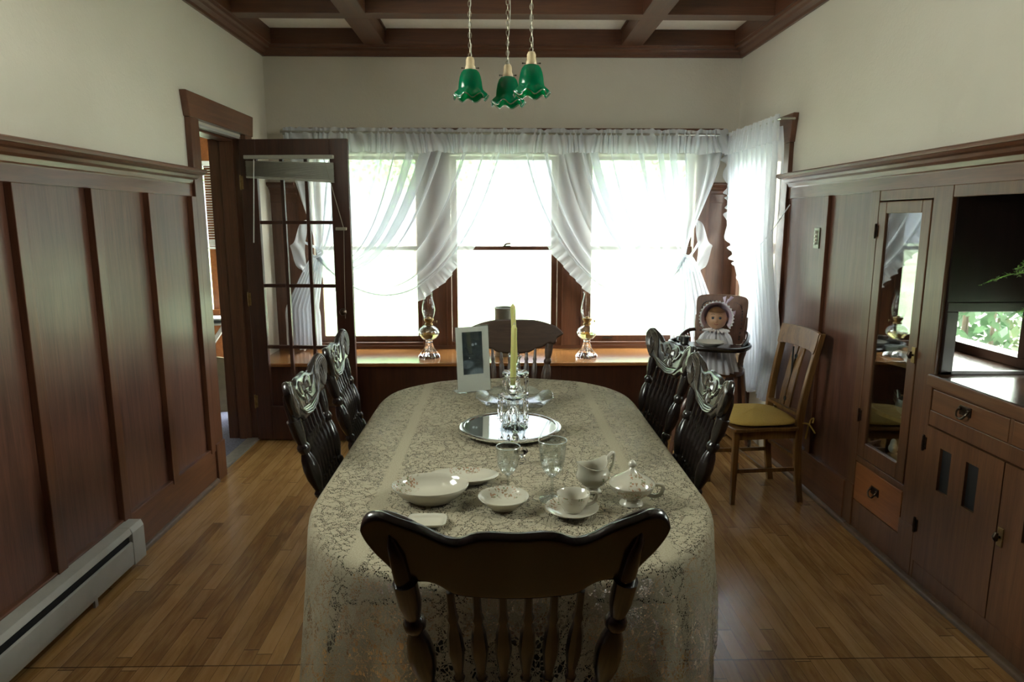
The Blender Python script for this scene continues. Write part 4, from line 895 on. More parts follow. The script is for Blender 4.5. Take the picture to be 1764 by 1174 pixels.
for s in (-1, 1):
    m = MB()
    for k in (-1, 1): m.tube(catmull([(s * .19, -.20, .475), (s * .2, -.235, .47), (s * (.2 + .03 * k), -.25, .44), (s * (.2 + .045 * k), -.25, .40 + .03 * k)], 4), .0045, 6)
    m.tube(catmull([(s * .2, -.24, .47), (s * .185, -.255, .49), (s * .205, -.26, .505), (s * .215, -.25, .48)], 4), .004, 6)
    m.build('tie', 'cushion', co)
for s in (-1, 1):
    P = catmull([(s * .180, -.225, 0), (s * .180, -.195, .22), (s * .180, -.19, .45), (s * .186, -.215, .68), (s * .197, -.275, .985)], 5)
    m = MB()
    for i in range(len(P) - 1): pass
    vs = []
    for i, p in enumerate(P):
        q = i / (len(P) - 1); hx, hy = .014, .021 - .006 * abs(q - .5)
        vs += [(p[0] - hx, p[1] - hy, p[2]), (p[0] + hx, p[1] - hy, p[2]), (p[0] + hx, p[1] + hy, p[2]), (p[0] - hx, p[1] + hy, p[2])]
    n_ = len(P); fs = [(i * 4 + k_, i * 4 + (k_ + 1) % 4, (i + 1) * 4 + (k_ + 1) % 4, (i + 1) * 4 + k_) for i in range(n_ - 1) for k_ in range(4)] + [(3, 2, 1, 0), tuple(range(n_ * 4 - 4, n_ * 4))]
    m.add(vs, fs); m.build('back_post', 'oak', yc, bevel=.004)
    MB().add([(s * .178 + a * h, .178 + b * h, z) for z, h in ((0, .012), (.44, .017)) for a, b in ((-1, -1), (1, -1), (1, 1), (-1, 1))], [(3, 2, 1, 0), (4, 5, 6, 7), (0, 1, 5, 4), (1, 2, 6, 5), (2, 3, 7, 6), (3, 0, 4, 7)]).build('leg', 'oak', yc, bevel=.003, smooth=False)
    MB().bar((s * .18, .17, .20), (s * .18, -.19, .20), .012, .022).build('stretcher', 'oak', yc, smooth=False)
    MB().bar((s * .178, .178, .41), (s * .178, -.19, .41), .018, .05).build('seat_rail', 'oak', yc, smooth=False)
MB().bar((-.178, .178, .41), (.178, .178, .41), .018, .05).build('seat_rail', 'oak', yc, smooth=False)
MB().bar((-.178, .0, .20), (.178, .0, .20), .012, .02).build('stretcher', 'oak', yc, smooth=False)
MB().bar((-.178, -.195, .26), (.178, -.195, .26), .014, .022).build('stretcher', 'oak', yc, smooth=False)
def yb(z): return -.19 - .085 * ((z - .45) / .535) ** 1.5 if z > .45 else -.19
co_ = catmull([(-.205, .885), (-.205, .975), (-.19, .988), (0, .994), (.19, .988), (.205, .975), (.205, .885), (.185, .87), (.16, .878), (.06, .882), (0, .882), (-.06, .882), (-.16, .878), (-.185, .87)], 4, True)
MB().prism(co_, lambda x, z, s: (x, yb(z) + .024 - .020 * s - .55 * (.205 ** 2 - x * x), z)).build('crest_rail', 'oak', yc, bevel=.004, ang=50)
MB().bar((-.18, yb(.52), .52), (.18, yb(.52), .52), .018, .04, (0, 1, 0)).build('lower_rail', 'oak', yc, smooth=False)
sp = MB(); sl = .020
def yspl(z, x): return yb(z) + .004 - .02 * max(0, (z - .52) / .46)
for a, b in ((-.062, -.006), (.006, .062)): sp.add([(x, yspl(z, x) + d, z) for z in (.50, .62, .75, .89) for x, d in ((a, -.006), (b, -.006), (b, .006), (a, .006))], [(i * 4 + k_, i * 4 + (k_ + 1) % 4, i * 4 + 4 + (k_ + 1) % 4, i * 4 + 4 + k_) for i in range(3) for k_ in range(4)] + [(3, 2, 1, 0), (12, 13, 14, 15)])
so_ = sp.build('splat', 'oak', yc, smooth=False, bevel=.002)
m = MB()
for z in (.57, .82): m.lathe([(.014, 0), (.014, .0145)], mat=Matrix.Translation((0, yspl(z, 0) - .007, z)) @ Matrix.Rotation(R(-90), 4, 'X'), n=16, sx=1, sy=1)
m.box((-.006, yspl(.7, 0) - .004, .52), (.006, yspl(.7, 0) + .002, .88)); m.build('splat_cutout', 'black', so_)

# ================================================================ HIGH CHAIR, DOLL, CUP, BOWL
HX, HY, HRZ = 1.43, 4.50, R(180 - 28)      # faces toward the camera and slightly left
HX, HY, HRZ = 1.45, 4.50, R(152)
hc = empty('high_chair', (HX, HY, 0), HRZ, 'brown wooden high chair with tray holding the doll by the windows', 'high chair')
HS = .60
MB().prism(catmull([(-.15, -.15), (.15, -.15), (.17, .15), (-.17, .15)], 4, True), lambda x, y, s: (x, y, HS + .022 * s)).build('seat', 'highoak', hc, bevel=.004)
bo_ = catmull([(-.155, .78), (-.165, .9), (-.175, 1.03), (-.165, 1.075), (-.12, 1.092), (0, 1.098), (.12, 1.092), (.165, 1.075), (.175, 1.03), (.165, .9), (.155, .78), (.1, .765), (.05, .78), (0, .77), (-.05, .78), (-.1, .765)], 4, True)
hb_ = lambda z: -.145 - .07 * (z - .62) / .48
MB().prism(bo_, lambda x, z, s: (x, hb_(z) - .008 + .016 * s - .35 * (.17 ** 2 - x * x) + .01, z)).build('back_panel', 'highoak', hc, bevel=.004, ang=50)
m = MB(); P = catmull([(-.13, .80), (-.14, .93), (-.13, 1.02), (-.08, 1.05), (0, 1.055), (.08, 1.05), (.13, 1.02), (.14, .93), (.13, .80)], 5)
for i in range(0, len(P)): x, z = P[i]; m.ball((x, hb_(z) + .018 - .35 * (.17 ** 2 - x * x) + .002, z), .0055, 6)
m.build('beading', 'blackwood', hc)
for s in (-1, 1):
    MB().turned((s * .15, hb_(.62), .62), (s * .168, hb_(.95), .95), [(0, .012), (.1, .017), (.2, .011), (.3, .017), (.45, .012), (.5, .016), (.55, .012), (.8, .014), (1, .010)], 10).build('back_post', 'highoak', hc)
    MB().bar((s * .21, -.27, .02), (s * .165, -.15, .60), .025, .02).build('leg', 'highoak', hc, smooth=False, bevel=.003)
    MB().bar((s * .21, .27, .02), (s * .165, .13, .60), .025, .02).build('leg', 'highoak', hc, smooth=False, bevel=.003)
    # folding curved brace and wheel
    MB().tube(catmull([(s * .19, .24, .08), (s * .185, .12, .28), (s * .185, -.04, .36), (s * .19, -.2, .30), (s * .2, -.27, .1)], 5), .012, 8, sq=.6).build('curved_brace', 'highoak', hc)
    for y in (-.27, .27): MB().lathe([(.0005, -.008), (.03, -.008), (.034, -.005), (.034, .005), (.03, .008), (.0005, .008)], mat=Matrix.Translation((s * .225, y, .034)) @ Matrix.Rotation(R(90), 4, 'Y'), n=20).build('wheel', 'dkmetal', hc)
    # arm: bent rail from back to tray
    MB().tube(catmull([(s * .165, -.2, .845), (s * .20, -.08, .85), (s * .215, .08, .828), (s * .205, .17, .81)], 5), .014, 8, sq=.7).build('arm', 'darkchair' if s < 5 else 'highoak', hc)
    for i in range(4):
        y = -.11 + i * .062; MB().turned((s * .16, y, HS + .02), (s * .20, y + .01, .835), [(0, .006), (.15, .009), (.25, .006), (.45, .011), (.55, .011), (.7, .006), (.8, .009), (1, .006)], 8).build('spindle', 'highoak', hc)
for i in range(4): x = (i - 1.5) * .06; MB().turned((x, hb_(.62), .62), (x, hb_(.78) - .004, .79), [(0, .006), (.3, .010), (.6, .006), (1, .006)], 8).build('spindle', 'highoak', hc)
tr = catmull([(-.23, .10), (-.25, .22), (-.19, .36), (0, .40), (.19, .36), (.25, .22), (.23, .10), (.12, .13), (0, .14), (-.12, .13)], 4, True)
MB().prism(tr, lambda x, y, s: (x, y, .798 + .012 * s)).build('tray', 'darkchair', hc, bevel=.003)
MB().tube([(*p, .818) for p in catmull([(-.23, .10), (-.25, .22), (-.19, .36), (0, .40), (.19, .36), (.25, .22), (.23, .10)], 6)], .012, 8, sq=1.0).build('tray_rim', 'darkchair', hc)
MB().box((-.15, .24, .25), (.15, .34, .265)).build('footrest', 'highoak', hc, smooth=False, bevel=.003)
MB().bar((-.2, -.24, .14), (.2, -.24, .14), .018, .018).build('crossbar', 'highoak', hc, smooth=False); MB().bar((-.2, .255, .14), (.2, .255, .14), .018, .018).build('crossbar', 'highoak', hc, smooth=False)
# doll
Mh = Matrix.Translation((HX, HY, 0)) @ Matrix.Rotation(HRZ, 4, 'Z')
dl_ = empty('doll', tuple(Mh @ Vector((0.0, -.01, HS + .023))), HRZ + R(10), 'baby doll in lilac bonnet and white lace dress sitting in the high chair', 'doll')
def head(u, v):
    th = math.pi * v; a = 2 * math.pi * u; x, y, z = math.sin(th) * math.sin(a), math.sin(th) * math.cos(a), -math.cos(th)
    r = .070; f = max(0, y)
    cheek = .10 * math.exp(-((z + .35) ** 2) / .06) * math.exp(-((abs(x) - .45) ** 2) / .06) * (1 if y > 0 else 0)
    nose = .17 * math.exp(-((z + .16) ** 2) / .012 - x * x / .010) * (1 if y > 0 else 0)
    chin = .09 * math.exp(-((z + .80) ** 2) / .03 - x * x / .05) * (1 if y > 0 else 0)
    eyes = -.055 * math.exp(-((z - .08) ** 2) / .01 - ((abs(x) - .34) ** 2) / .018) * (1 if y > 0 else 0)
    lips = .05 * math.exp(-((z + .47) ** 2) / .006 - x * x / .03) * (1 if y > 0 else 0)
    k_ = r * (1 + cheek + nose + chin + eyes + lips)
    return (x * k_ * .95, y * k_ * .98, z * k_ * 1.06 + .335)
hd = MB().grid(64, 48, head, True).build('head', 'skin', dl_, ang=80)
for s in (-1, 1):
    MB().ball((s * .0225, .0615, .342), .0085, 12, (1.1, .6, .9)).build('eye', 'eye', hd)
    MB().tube(catmull([(s * .012, .0665, .349), (s * .0225, .070, .3535), (s * .034, .063, .349)], 4), .0014, 5).build('eyelash', 'hair', hd)
    MB().tube(catmull([(s * .012, .068, .3675), (s * .024, .066, .370), (s * .036, .059, .3645)], 4), .0012, 5).build('eyebrow', 'hair', hd)
    MB().ball((s * .068, -.002, .33), .013, 10, (.5, .8, 1.2)).build('ear', 'skin', hd)
MB().tube(catmull([(-.012, .069, .3045), (-.006, .0735, .3015), (0, .0745, .3005), (.006, .0735, .3015), (.012, .069, .3045)], 3), .0026, 6).build('lips', 'lip', hd)
MB().grid(24, 10, lambda u, v: (math.sin(2 * math.pi * u) * .069 * math.sin(v * .95), .01 + math.cos(2 * math.pi * u) * .071 * math.sin(v * .95), .335 + .077 * math.cos(v * .95)), True).build('hair', 'hair', hd)
# body in one skinned mesh (torso, arms with hands, legs)
def skin_body(nodes, edges, parent, mat, name):
    me = bpy.data.meshes.new(name); me.from_pydata([p for p, r in nodes], edges, []); o = bpy.data.objects.new(name, me); col.objects.link(o); o.parent = parent
    me.materials.append(M[mat]); sk = o.modifiers.new('skin', 'SKIN'); sk.use_smooth_shade = True
    if not me.skin_vertices: me.skin_vertices.new()
    for i, (p, r) in enumerate(nodes): me.skin_vertices[0].data[i].radius = (r, r)
    me.skin_vertices[0].data[0].use_root = True
    ss = o.modifiers.new('sub', 'SUBSURF'); ss.levels = 2; ss.render_levels = 2; return o
nodes = [((0, 0, .045), .05), ((0, .0, .13), .052), ((0, 0, .21), .048), ((0, 0, .265), .022)]
edges = [(0, 1), (1, 2), (2, 3)]
for s in (-1, 1):
    b = len(nodes); nodes += [((s * .06, 0, .215), .023), ((s * .085, .04, .16), .02), ((s * .08, .085, .135), .015), ((s * .07, .115, .14), .013)]; edges += [(2, b), (b, b + 1), (b + 1, b + 2), (b + 2, b + 3)]
    for k_, (fx, fz) in enumerate(((-.014, .006), (-.007, .010), (0, .010), (.007, .006), (.014, -.004))):
        nodes.append(((s * .07 + fx, .134 + .003 * (2 - abs(k_ - 2)), .14 + fz * .6), .0045)); edges.append((b + 3, len(nodes) - 1))
    b = len(nodes); nodes += [((s * .045, .06, .04), .035), ((s * .055, .13, .035), .028), ((s * .06, .15, -.03), .02), ((s * .06, .175, -.05), .014)]; edges += [(0, b), (b, b + 1), (b + 1, b + 2), (b + 2, b + 3)]
skin_body(nodes, edges, dl_, 'skin', 'body')
def dress(u, v):
    a = 2 * math.pi * u; r = .030 + .055 * min(1, v * 3) + .075 * max(0, v - .3); z = .262 - .05 * min(1, v * 3) - .29 * max(0, v - .3)
    w1 = .010 * math.sin(22 * a + 3 * v) * min(1, v * 2.5) + .006 * math.sin(9 * a)
    return (math.sin(a) * (r + w1) * 1.1, math.cos(a) * (r + w1) * (1 + .5 * max(0, v - .3)) + .14 * max(0, v - .3), z + .004 * math.sin(15 * a))
MB().grid(120, 20, dress, True).build('dress', 'tulle', dl_, ang=80)
MB().grid(120, 20, lambda u, v: tuple(Vector(dress(u, v)) * .95 + Vector((0, 0, .005))), True).build('underskirt', 'lacewhite', dl_, ang=80)
for s in (-1, 1): MB().grid(60, 10, lambda u, v: (s * (.058 + .045 * v), .01 + .04 * v + math.cos(2 * math.pi * u) * (.03 + .012 * math.sin(math.pi * v) + .003 * math.sin(14 * math.pi * u)), .215 - .05 * v + math.sin(2 * math.pi * u) * (.032 + .014 * math.sin(math.pi * v))), True).build('sleeve', 'tulle', dl_, ang=80)
MB().grid(140, 5, lambda u, v: (math.sin(2 * math.pi * u) * (.035 + .05 * v + .006 * math.sin(40 * math.pi * u) * v), math.cos(2 * math.pi * u) * (.035 + .045 * v + .006 * math.sin(40 * math.pi * u) * v), .262 - .012 * v + .006 * math.cos(40 * math.pi * u) * v), True).build('collar', 'lacewhite', dl_, ang=80)
# bonnet: back cap + projecting brim with frill
def bon(u, v):
    a = R(-128 + 256 * u); th = v
    if v < .6: q = v / .6; ph = q * R(92); r = .082; return (math.sin(a) * r * math.sin(ph), -math.cos(ph) * r + .002, .345 + math.cos(a) * r * math.sin(ph) * 1.03)
    q = (v - .6) / .4; r = .082 + .018 * q; return (math.sin(a) * r, .004 + .062 * q * (1 - .25 * abs(2 * u - 1)), .345 + math.cos(a) * r * 1.03)
bn = MB().grid(60, 24, bon).build('bonnet', 'bonnet', dl_, ang=80, solid=.003)
def frl(u, v):
    p = Vector(bon(u, 1)); a = R(-128 + 256 * u); w_ = .004 * math.sin(44 * u * math.pi) * v
    return (p.x + math.sin(a) * (.010 * v + w_), p.y + .020 * v + w_ * .3, p.z + math.cos(a) * (.010 * v + w_))
MB().grid(240, 4, frl).build('frill', 'tulle', bn, ang=80)
m = MB()
for s in (-1, 1): m.add([(-.05, -.01, .425), (-.05 + s * .035 - .02, -.01, .475), (-.05 + s * .015 - .02, .0, .485)], [(0, 1, 2)])
m.add([(-.075, -.02, .37), (-.12, -.03, .385), (-.118, -.02, .36)], [(0, 1, 2)]); m.add([(-.05, -.02, .42), (-.085, -.03, .455), (-.065, -.03, .465)], [(0, 1, 2)])
m.build('bow', 'bonnet', bn, solid=.006)
tb_ = Mh @ Vector((-.02, .27, .8105)); 
o = dish('bowl', [(.03, 0), (.045, .003), (.08, .022), (.092, .034), (.088, .035), (.045, .010), (.0005, .008)], 'porc', tuple(tb_), 'shallow cream bowl on the high chair tray in front of the doll', 'bowl')
cp = empty('baby_cup', tuple(Mh @ Vector((.155, .22, .8105))), 0, 'small silver baby cup on the high chair tray', 'cup')
MB().lathe([(.022, 0), (.026, .002), (.028, .03), (.034, .048), (.032, .048), (.025, .028), (.0005, .006)], n=24).build('body', 'dull_metal', cp)
MB().tube(catmull([(-.03, 0, .042), (-.052, 0, .044), (-.054, 0, .024), (-.028, 0, .014)], 5), .003, 6).build('handle', 'dull_metal', cp)

# ================================================================ WINDOW SEAT OBJECTS
def oil_lamp(loc, label, group, rz=0):
    t = empty('oil_lamp', loc, rz, label, 'oil lamp', group)
    rib = lambda r, z, a, j: (r * (1 + .05 * math.cos(20 * a)), z)
    MB().lathe([(.078, 0), (.08, .006), (.076, .018), (.066, .03), (.044, .06), (.030, .095), (.022, .12), (.026, .128), (.020, .134)], n=80, mod=rib).build('foot', 'crystal', t)
    MB().lathe([(.022, .134), (.05, .145), (.072, .17), (.078, .195), (.068, .222), (.042, .245), (.026, .252)], n=40, close=False).build('font', 'thinpress', t)
    MB().lathe([(.0005, .138), (.045, .146), (.066, .170), (.070, .182), (.0005, .182)], n=32).build('oil', 'oil', t)
    MB().lathe([(.027, .250), (.030, .252), (.030, .262), (.022, .268), (.028, .275), (.036, .288), (.036, .30), (.016, .302), (.012, .312), (.0005, .312)], n=28).build('burner', 'brass', t)
    MB().tube([(.02, 0, .275), (.058, 0, .275)], .002, 6).lathe([(.0005, -.002), (.010, -.002), (.010, .002), (.0005, .002)], mat=Matrix.Translation((.06, 0, .275)) @ Matrix.Rotation(R(90), 4, 'Y'), n=16).build('wick_knob', 'brass', t)
    MB().lathe([(.032, .292), (.036, .31), (.047, .345), (.050, .37), (.044, .41), (.033, .45), (.029, .475), (.032, .492), (.037, .498)], n=36, close=False).build('chimney', 'thin', t)
    return t
ol = oil_lamp((-.535, 5.12, .573), 'clear glass oil lamp on the window seat left of the framed card', 'oil lamps on the window seat')
o2 = copy_tree(ol); o2.location = (.665, 5.12, .573); o2.rotation_euler.z = R(15); o2['label'] = 'clear glass oil lamp on the window seat right of the candles'
cv = empty('metal_canister', (.04, 5.2, .573), 0, 'grey metal cylinder standing on the window seat behind the domed chair', 'canister')
MB().lathe([(.075, 0), (.078, .004), (.078, .37), (.0745, .37), (.0745, .01), (.0005, .008)], n=48).build('body', plain('brushed_canister', (.30, .30, .26), .32, .7, .05), cv)
MB().lathe([(.078, .366), (.081, .368), (.081, .374), (.074, .374)], n=48, close=False).build('rim', 'dull_metal', cv)

# ================================================================ TABLE OBJECTS
def decal(mb, test): mb.a['decal'] = [1.0 if test(*p) else 0.0 for p in mb.v]
def china_obj(name, prof, loc, label, cat, sx=1, sy=1, n=64, test=None, rz=0, mod=None):
    m = MB().lathe(prof, n=n, sx=sx, sy=sy, mod=mod); decal(m, test or (lambda x, y, z: False))
    o = m.build(name, 'china', None, loc=loc, ang=60); o.rotation_euler.z = rz; return tag(o, label, cat)
bowl_pr = [(.055, 0), (.062, 0), (.064, .004), (.085, .016), (.104, .038), (.109, .048), (.1085, .050), (.106, .049), (.1, .038), (.082, .018), (.06, .009), (.0005, .008)]
china_obj('vegetable_bowl', bowl_pr, (-.212, 1.975, CT), 'deep oval ivory china bowl, largest of the dishes at the near left', 'bowl', 1.07, .86, test=lambda x, y, z: x < -.045 and z > .014 and y > -.02)
plat = [(.06, 0), (.068, 0), (.07, .004), (.095, .012), (.112, .020), (.1145, .024), (.112, .025), (.094, .015), (.066, .007), (.0005, .006)]
china_obj('oval_dish', plat, (-.118, 2.118, CT), 'flat oval ivory china dish behind the deep bowl', 'dish', 1.0, .58, test=lambda x, y, z: y > .025 and abs(x) < .05 and z > .010)
sbp = [(.035, 0), (.04, 0), (.041, .004), (.056, .012), (.070, .028), (.076, .034), (.0755, .036), (.073, .0355), (.066, .028), (.052, .014), (.036, .008), (.0005, .007)]
china_obj('fruit_bowl', sbp, (.010, 1.915, CT), 'small round ivory china bowl in front of the smaller goblet', 'bowl', test=lambda x, y, z: y > .028 and abs(x) < .045 and z > .012)
sau = [(.03, 0), (.035, 0), (.036, .004), (.055, .008), (.076, .020), (.078, .023), (.076, .0235), (.054, .012), (.034, .008), (.0005, .0075)]
china_obj('saucer', sau, (.208, 1.862, CT), 'ivory china saucer under the teacup', 'saucer', test=lambda x, y, z: x < -.03 and y > 0 and z > .009)
def handle(path, r=.004, sq=1.5): m = MB().tube(catmull(path, 5), r, 8, sq=sq); decal(m, lambda x, y, z: False); return m
tc1 = empty('teacup', (.212, 1.866, CT + .0085), R(12), 'ivory china teacup with floral spray on the saucer', 'cup')
cupp = [(.022, 0), (.026, 0), (.0265, .004), (.032, .010), (.043, .030), (.048, .052), (.0475, .054), (.0455, .053), (.041, .030), (.030, .012), (.0005, .008)]
m = MB().lathe(cupp, n=48); decal(m, lambda x, y, z: z > .03 and math.hypot(x, y) > .038 and -.05 < x < .02 and y < 0); m.build('body', 'china', tc1, ang=60)
handle([(.044, 0, .048), (.060, 0, .051), (.072, 0, .046), (.070, 0, .030), (.058, 0, .018), (.036, 0, .014)], .0036).build('handle', 'china', tc1)
# creamer with wavy rim
cj = empty('cream_jug', (.292, 2.03, CT), R(20), 'ivory china cream jug with tall pouring lip behind the teacup', 'jug')
def cmod(r, z, a, j):
    w_ = max(0, (z - .05) / .04)
    return (r * (1 + .12 * w_ * math.cos(a - math.pi)), z + w_ * (.016 * math.cos(a) ** 2 - .006 + .012 * max(0, math.cos(a)) ** 4))
m = MB().lathe([(.024, 0), (.028, 0), (.024, .006), (.020, .014), (.036, .026), (.054, .046), (.055, .056), (.048, .068), (.046, .080), (.050, .090), (.048, .090), (.044, .080), (.046, .066), (.050, .052), (.034, .03), (.0005, .022)], n=56, sx=1.0, sy=.9, mod=cmod)
decal(m, lambda x, y, z: z < .058 and z > .02 and x > .0 and y < 0); m.build('body', 'china', cj, ang=60)
handle([(.048, 0, .100), (.064, 0, .118), (.072, 0, .112), (.070, 0, .085), (.06, 0, .058), (.048, 0, .045)], .0045).build('handle', 'china', cj)
# sugar bowl
sg = empty('sugar_bowl', (.395, 1.935, CT), R(-8), 'ivory china lidded sugar bowl with floral spray, rightmost on the table', 'sugar bowl')
m = MB().lathe([(.030, 0), (.036, 0), (.034, .006), (.024, .014), (.040, .026), (.062, .046), (.069, .064), (.067, .066), (.062, .060), (.04, .032), (.0005, .024)], n=56); decal(m, lambda x, y, z: z > .022 and z < .06 and y < .02 and x < .04); m.build('body', 'china', sg, ang=60)
m = MB().lathe([(.069, .065), (.066, .070), (.048, .082), (.026, .094), (.012, .106), (.007, .114), (.011, .118), (.013, .124), (.009, .131), (.004, .136), (.0005, .138)], n=56); decal(m, lambda x, y, z: z < .10 and x > -.01 and y < -.012); m.build('lid', 'china', sg, ang=60)
handle([(.062, 0, .058), (.080, 0, .062), (.092, 0, .056), (.086, 0, .034), (.070, 0, .026), (.046, 0, .03)], .0045).build('handle', 'china', sg)
# little tray at the very front
def tray(u, v): 
    a = 2 * math.pi * u; e = 2 / 5; r = v; c_, s_ = math.cos(a), math.sin(a)
    return (math.copysign(abs(c_) ** e, c_) * .055 * r, math.copysign(abs(s_) ** e, s_) * .04 * r, .006 + (.012 * max(0, r - .75) / .25))
m = MB().grid(48, 8, tray, True); decal(m, lambda x, y, z: False); o = m.build('butter_pat_dish', 'china', None, loc=(-.205, 1.80, CT - .003), ang=80, solid=.003); tag(o, 'small square ivory china dish behind the near chair', 'dish')
# goblets
def goblet(loc, label, sc, h=1.0):
    t = empty('goblet', loc, 0, label, 'goblet')
    fac = lambda r, z, a, j: (r * (1 + (.04 * math.cos(16 * a) if z < .115 * h and r > .01 else 0)), z)
    S = lambda L_: [(r * sc, z * sc * h) for r, z in L_]
    MB().lathe(S([(.036, 0), (.037, .002), (.020, .006), (.007, .012), (.0048, .022), (.0045, .055), (.006, .064), (.010, .068), (.004, .070), (.0005, .070)]), n=40)  .build('foot', 'thinpress', t)
    MB().lathe(S([(.009, .068), (.020, .076), (.030, .094), (.0355, .115), (.0385, .145), (.040, .166)]), n=96, mod=fac, close=False).build('bowl', 'thinpress', t, ang=60)
    MB().lathe(S([(.008, .070), (.018, .079), (.028, .096), (.0335, .115), (.037, .145), (.039, .166), (.040, .167)]), n=48, close=False).build('inner_bowl', 'thin', t)
    MB().tube([(.0398 * sc * math.cos(a), .0398 * sc * math.sin(a), .167 * sc * h) for a in [2 * math.pi * i / 48 for i in range(49)]], .0014, 8, cap=False).build('rim', 'rimglint', t)
    return t
goblet((.025, 2.015, CT), 'smaller clear cut-glass goblet behind the small round bowl', .92, 1.0)
goblet((.158, 1.965, CT), 'larger clear cut-glass goblet standing behind the saucer', 1.07, 1.06)
# mirror plateau
pt = empty('mirror_plateau', (.042, 2.65, CT), 0, 'round silver mirrored tray under the nearer candlestick', 'tray')
MB().lathe([(.165, .010), (.195, .012), (.203, .018), (.204, .024), (.198, .027), (.188, .028), (.184, .026), (.184, .018), (.165, .014)], n=80).build('rim', 'steel', pt)
MB().lathe([(.0005, .020), (.184, .020), (.184, .0235), (.0005, .0235)], n=80).build('mirror', 'mirror', pt)
for a in range(4): MB().ball((.17 * math.cos(R(45 + 90 * a)), .17 * math.sin(R(45 + 90 * a)), .008), .010, 10, (1, 1, .8)).build('foot', 'brass', pt)
# scalloped glass plate
def scal(r, z, a, j): q = max(0, (r - .12) / .055); return (r * (1 + .035 * q * abs(math.sin(4 * a))), z + .018 * q * abs(math.sin(4 * a)) * 1.0)
gp = empty('glass_plate', (.068, 3.05, CT), 0, 'clear scalloped glass plate under the farther candlestick', 'plate')
MB().lathe([(.05, 0), (.06, .0), (.062, .006), (.10, .010), (.14, .014), (.165, .022), (.178, .032), (.176, .034), (.162, .026), (.138, .018), (.1, .0135), (.0005, .0125)], n=128, mod=scal).build('plate', 'thinpress', gp, ang=60)
# candlesticks
def candlestick(loc, label, candle_h, lean=(0, 0)):
    t = empty('crystal_candlestick', loc, 0, label, 'candlestick')
    ribf = lambda r, z, a, j: (r * (1 + .07 * math.cos(12 * a)), z)
    MB().lathe([(.048, 0), (.050, .004), (.046, .012), (.040, .04), (.032, .07), (.016, .088), (.010, .10), (.014, .106), (.009, .112), (.013, .122), (.010, .13)], n=96, mod=ribf).build('base', 'thinpress', t)
    MB().lathe([(.010, .128), (.03, .127), (.056, .134), (.061, .141), (.058, .143), (.03, .135), (.012, .137)], n=64, mod=lambda r, z, a, j: (r, z + (.002 * math.cos(10 * a) if r > .04 else 0))).build('bobeche', 'crystal', t)
    MB().lathe([(.010, .137), (.017, .144), (.010, .150), (.015, .158), (.018, .166), (.011, .172), (.018, .195), (.026, .212), (.029, .216), (.024, .217), (.012, .198), (.012, .182), (.0005, .182)], n=48, mod=lambda r, z, a, j: (r * (1 + (.04 * math.cos(8 * a) if z > .17 else 0)), z)).build('candle_cup', 'crystal', t)
    for i in range(10):
        a = 2 * math.pi * i / 10; x, y = .056 * math.cos(a), .056 * math.sin(a)
        m = MB(); m.lathe([(.0005, .134), (.004, .130), (.0045, .126), (.0005, .121)], (x, y, 0), 6); m.lathe([(.0005, .120), (.005, .115), (.0055, .104), (.0040, .07), (.0065, .052), (.0065, .046), (.0005, .034)], (x, y, 0), 6); m.build('prism', 'crystal', t, smooth=False)
    m = MB(); m.tube([(0, 0, .184), (lean[0] * .5, lean[1] * .5, .184 + candle_h * .5), (lean[0], lean[1], .184 + candle_h - .012), (lean[0], lean[1], .184 + candle_h)], [.0115, .0115, .0115, .004], 8); c_ = m.build('candle', 'candle', t, ang=30)
    MB().tube([(lean[0], lean[1], .184 + candle_h - .002), (lean[0] + .002, lean[1], .184 + candle_h + .010)], .0015, 5).build('wick', 'wick', c_)
    return t
candlestick((.052, 2.60, CT + .0235), 'crystal prism candlestick with pale green candle on the mirrored tray', .235, (.004, 0))
candlestick((.072, 3.06, CT + .0130), 'crystal prism candlestick with leaning green candle on the scalloped glass plate', .27, (-.012, 0))
# crystal stopper
st = MB(); st.lathe([(.0005, 0), (.012, .002), (.014, .012), (.007, .02), (.014, .03), (.021, .04), (.016, .052), (.0005, .058)], n=8); o = st.build('crystal_stopper', 'crystal', None, smooth=False, loc=(.078, 2.29, CT)); tag(o, 'small faceted crystal stopper behind the smaller goblet', 'stopper')
# photo card
pc = empty('picture_stand', (-.125, 3.30, CT), R(22), 'acrylic stand holding a grey photograph of a dining room', 'picture')
Tm = Matrix.Rotation(R(-6), 4, 'X')
m = MB(); m.box((-.085, -.002, .004), (.085, .001, .325), Tm); m.build('card', 'cardpaper', pc, smooth=False)
def ptx(x, z, d): return Tm @ Vector((x, d, z))
m = MB(); m.box((-.0535, -.0035, .09), (.050, -.0021, .30), Tm); m.build('photograph', 'print', pc, smooth=False)
m = MB(); m.box((-.09, -.0065, .0), (.09, -.0045, .33), Tm); m.box((-.09, .0025, .0), (.09, .0045, .33), Tm); m.box((-.09, -.005, -.0), (.09, .07, .002)); m.build('acrylic_holder', 'thin', pc, smooth=False)

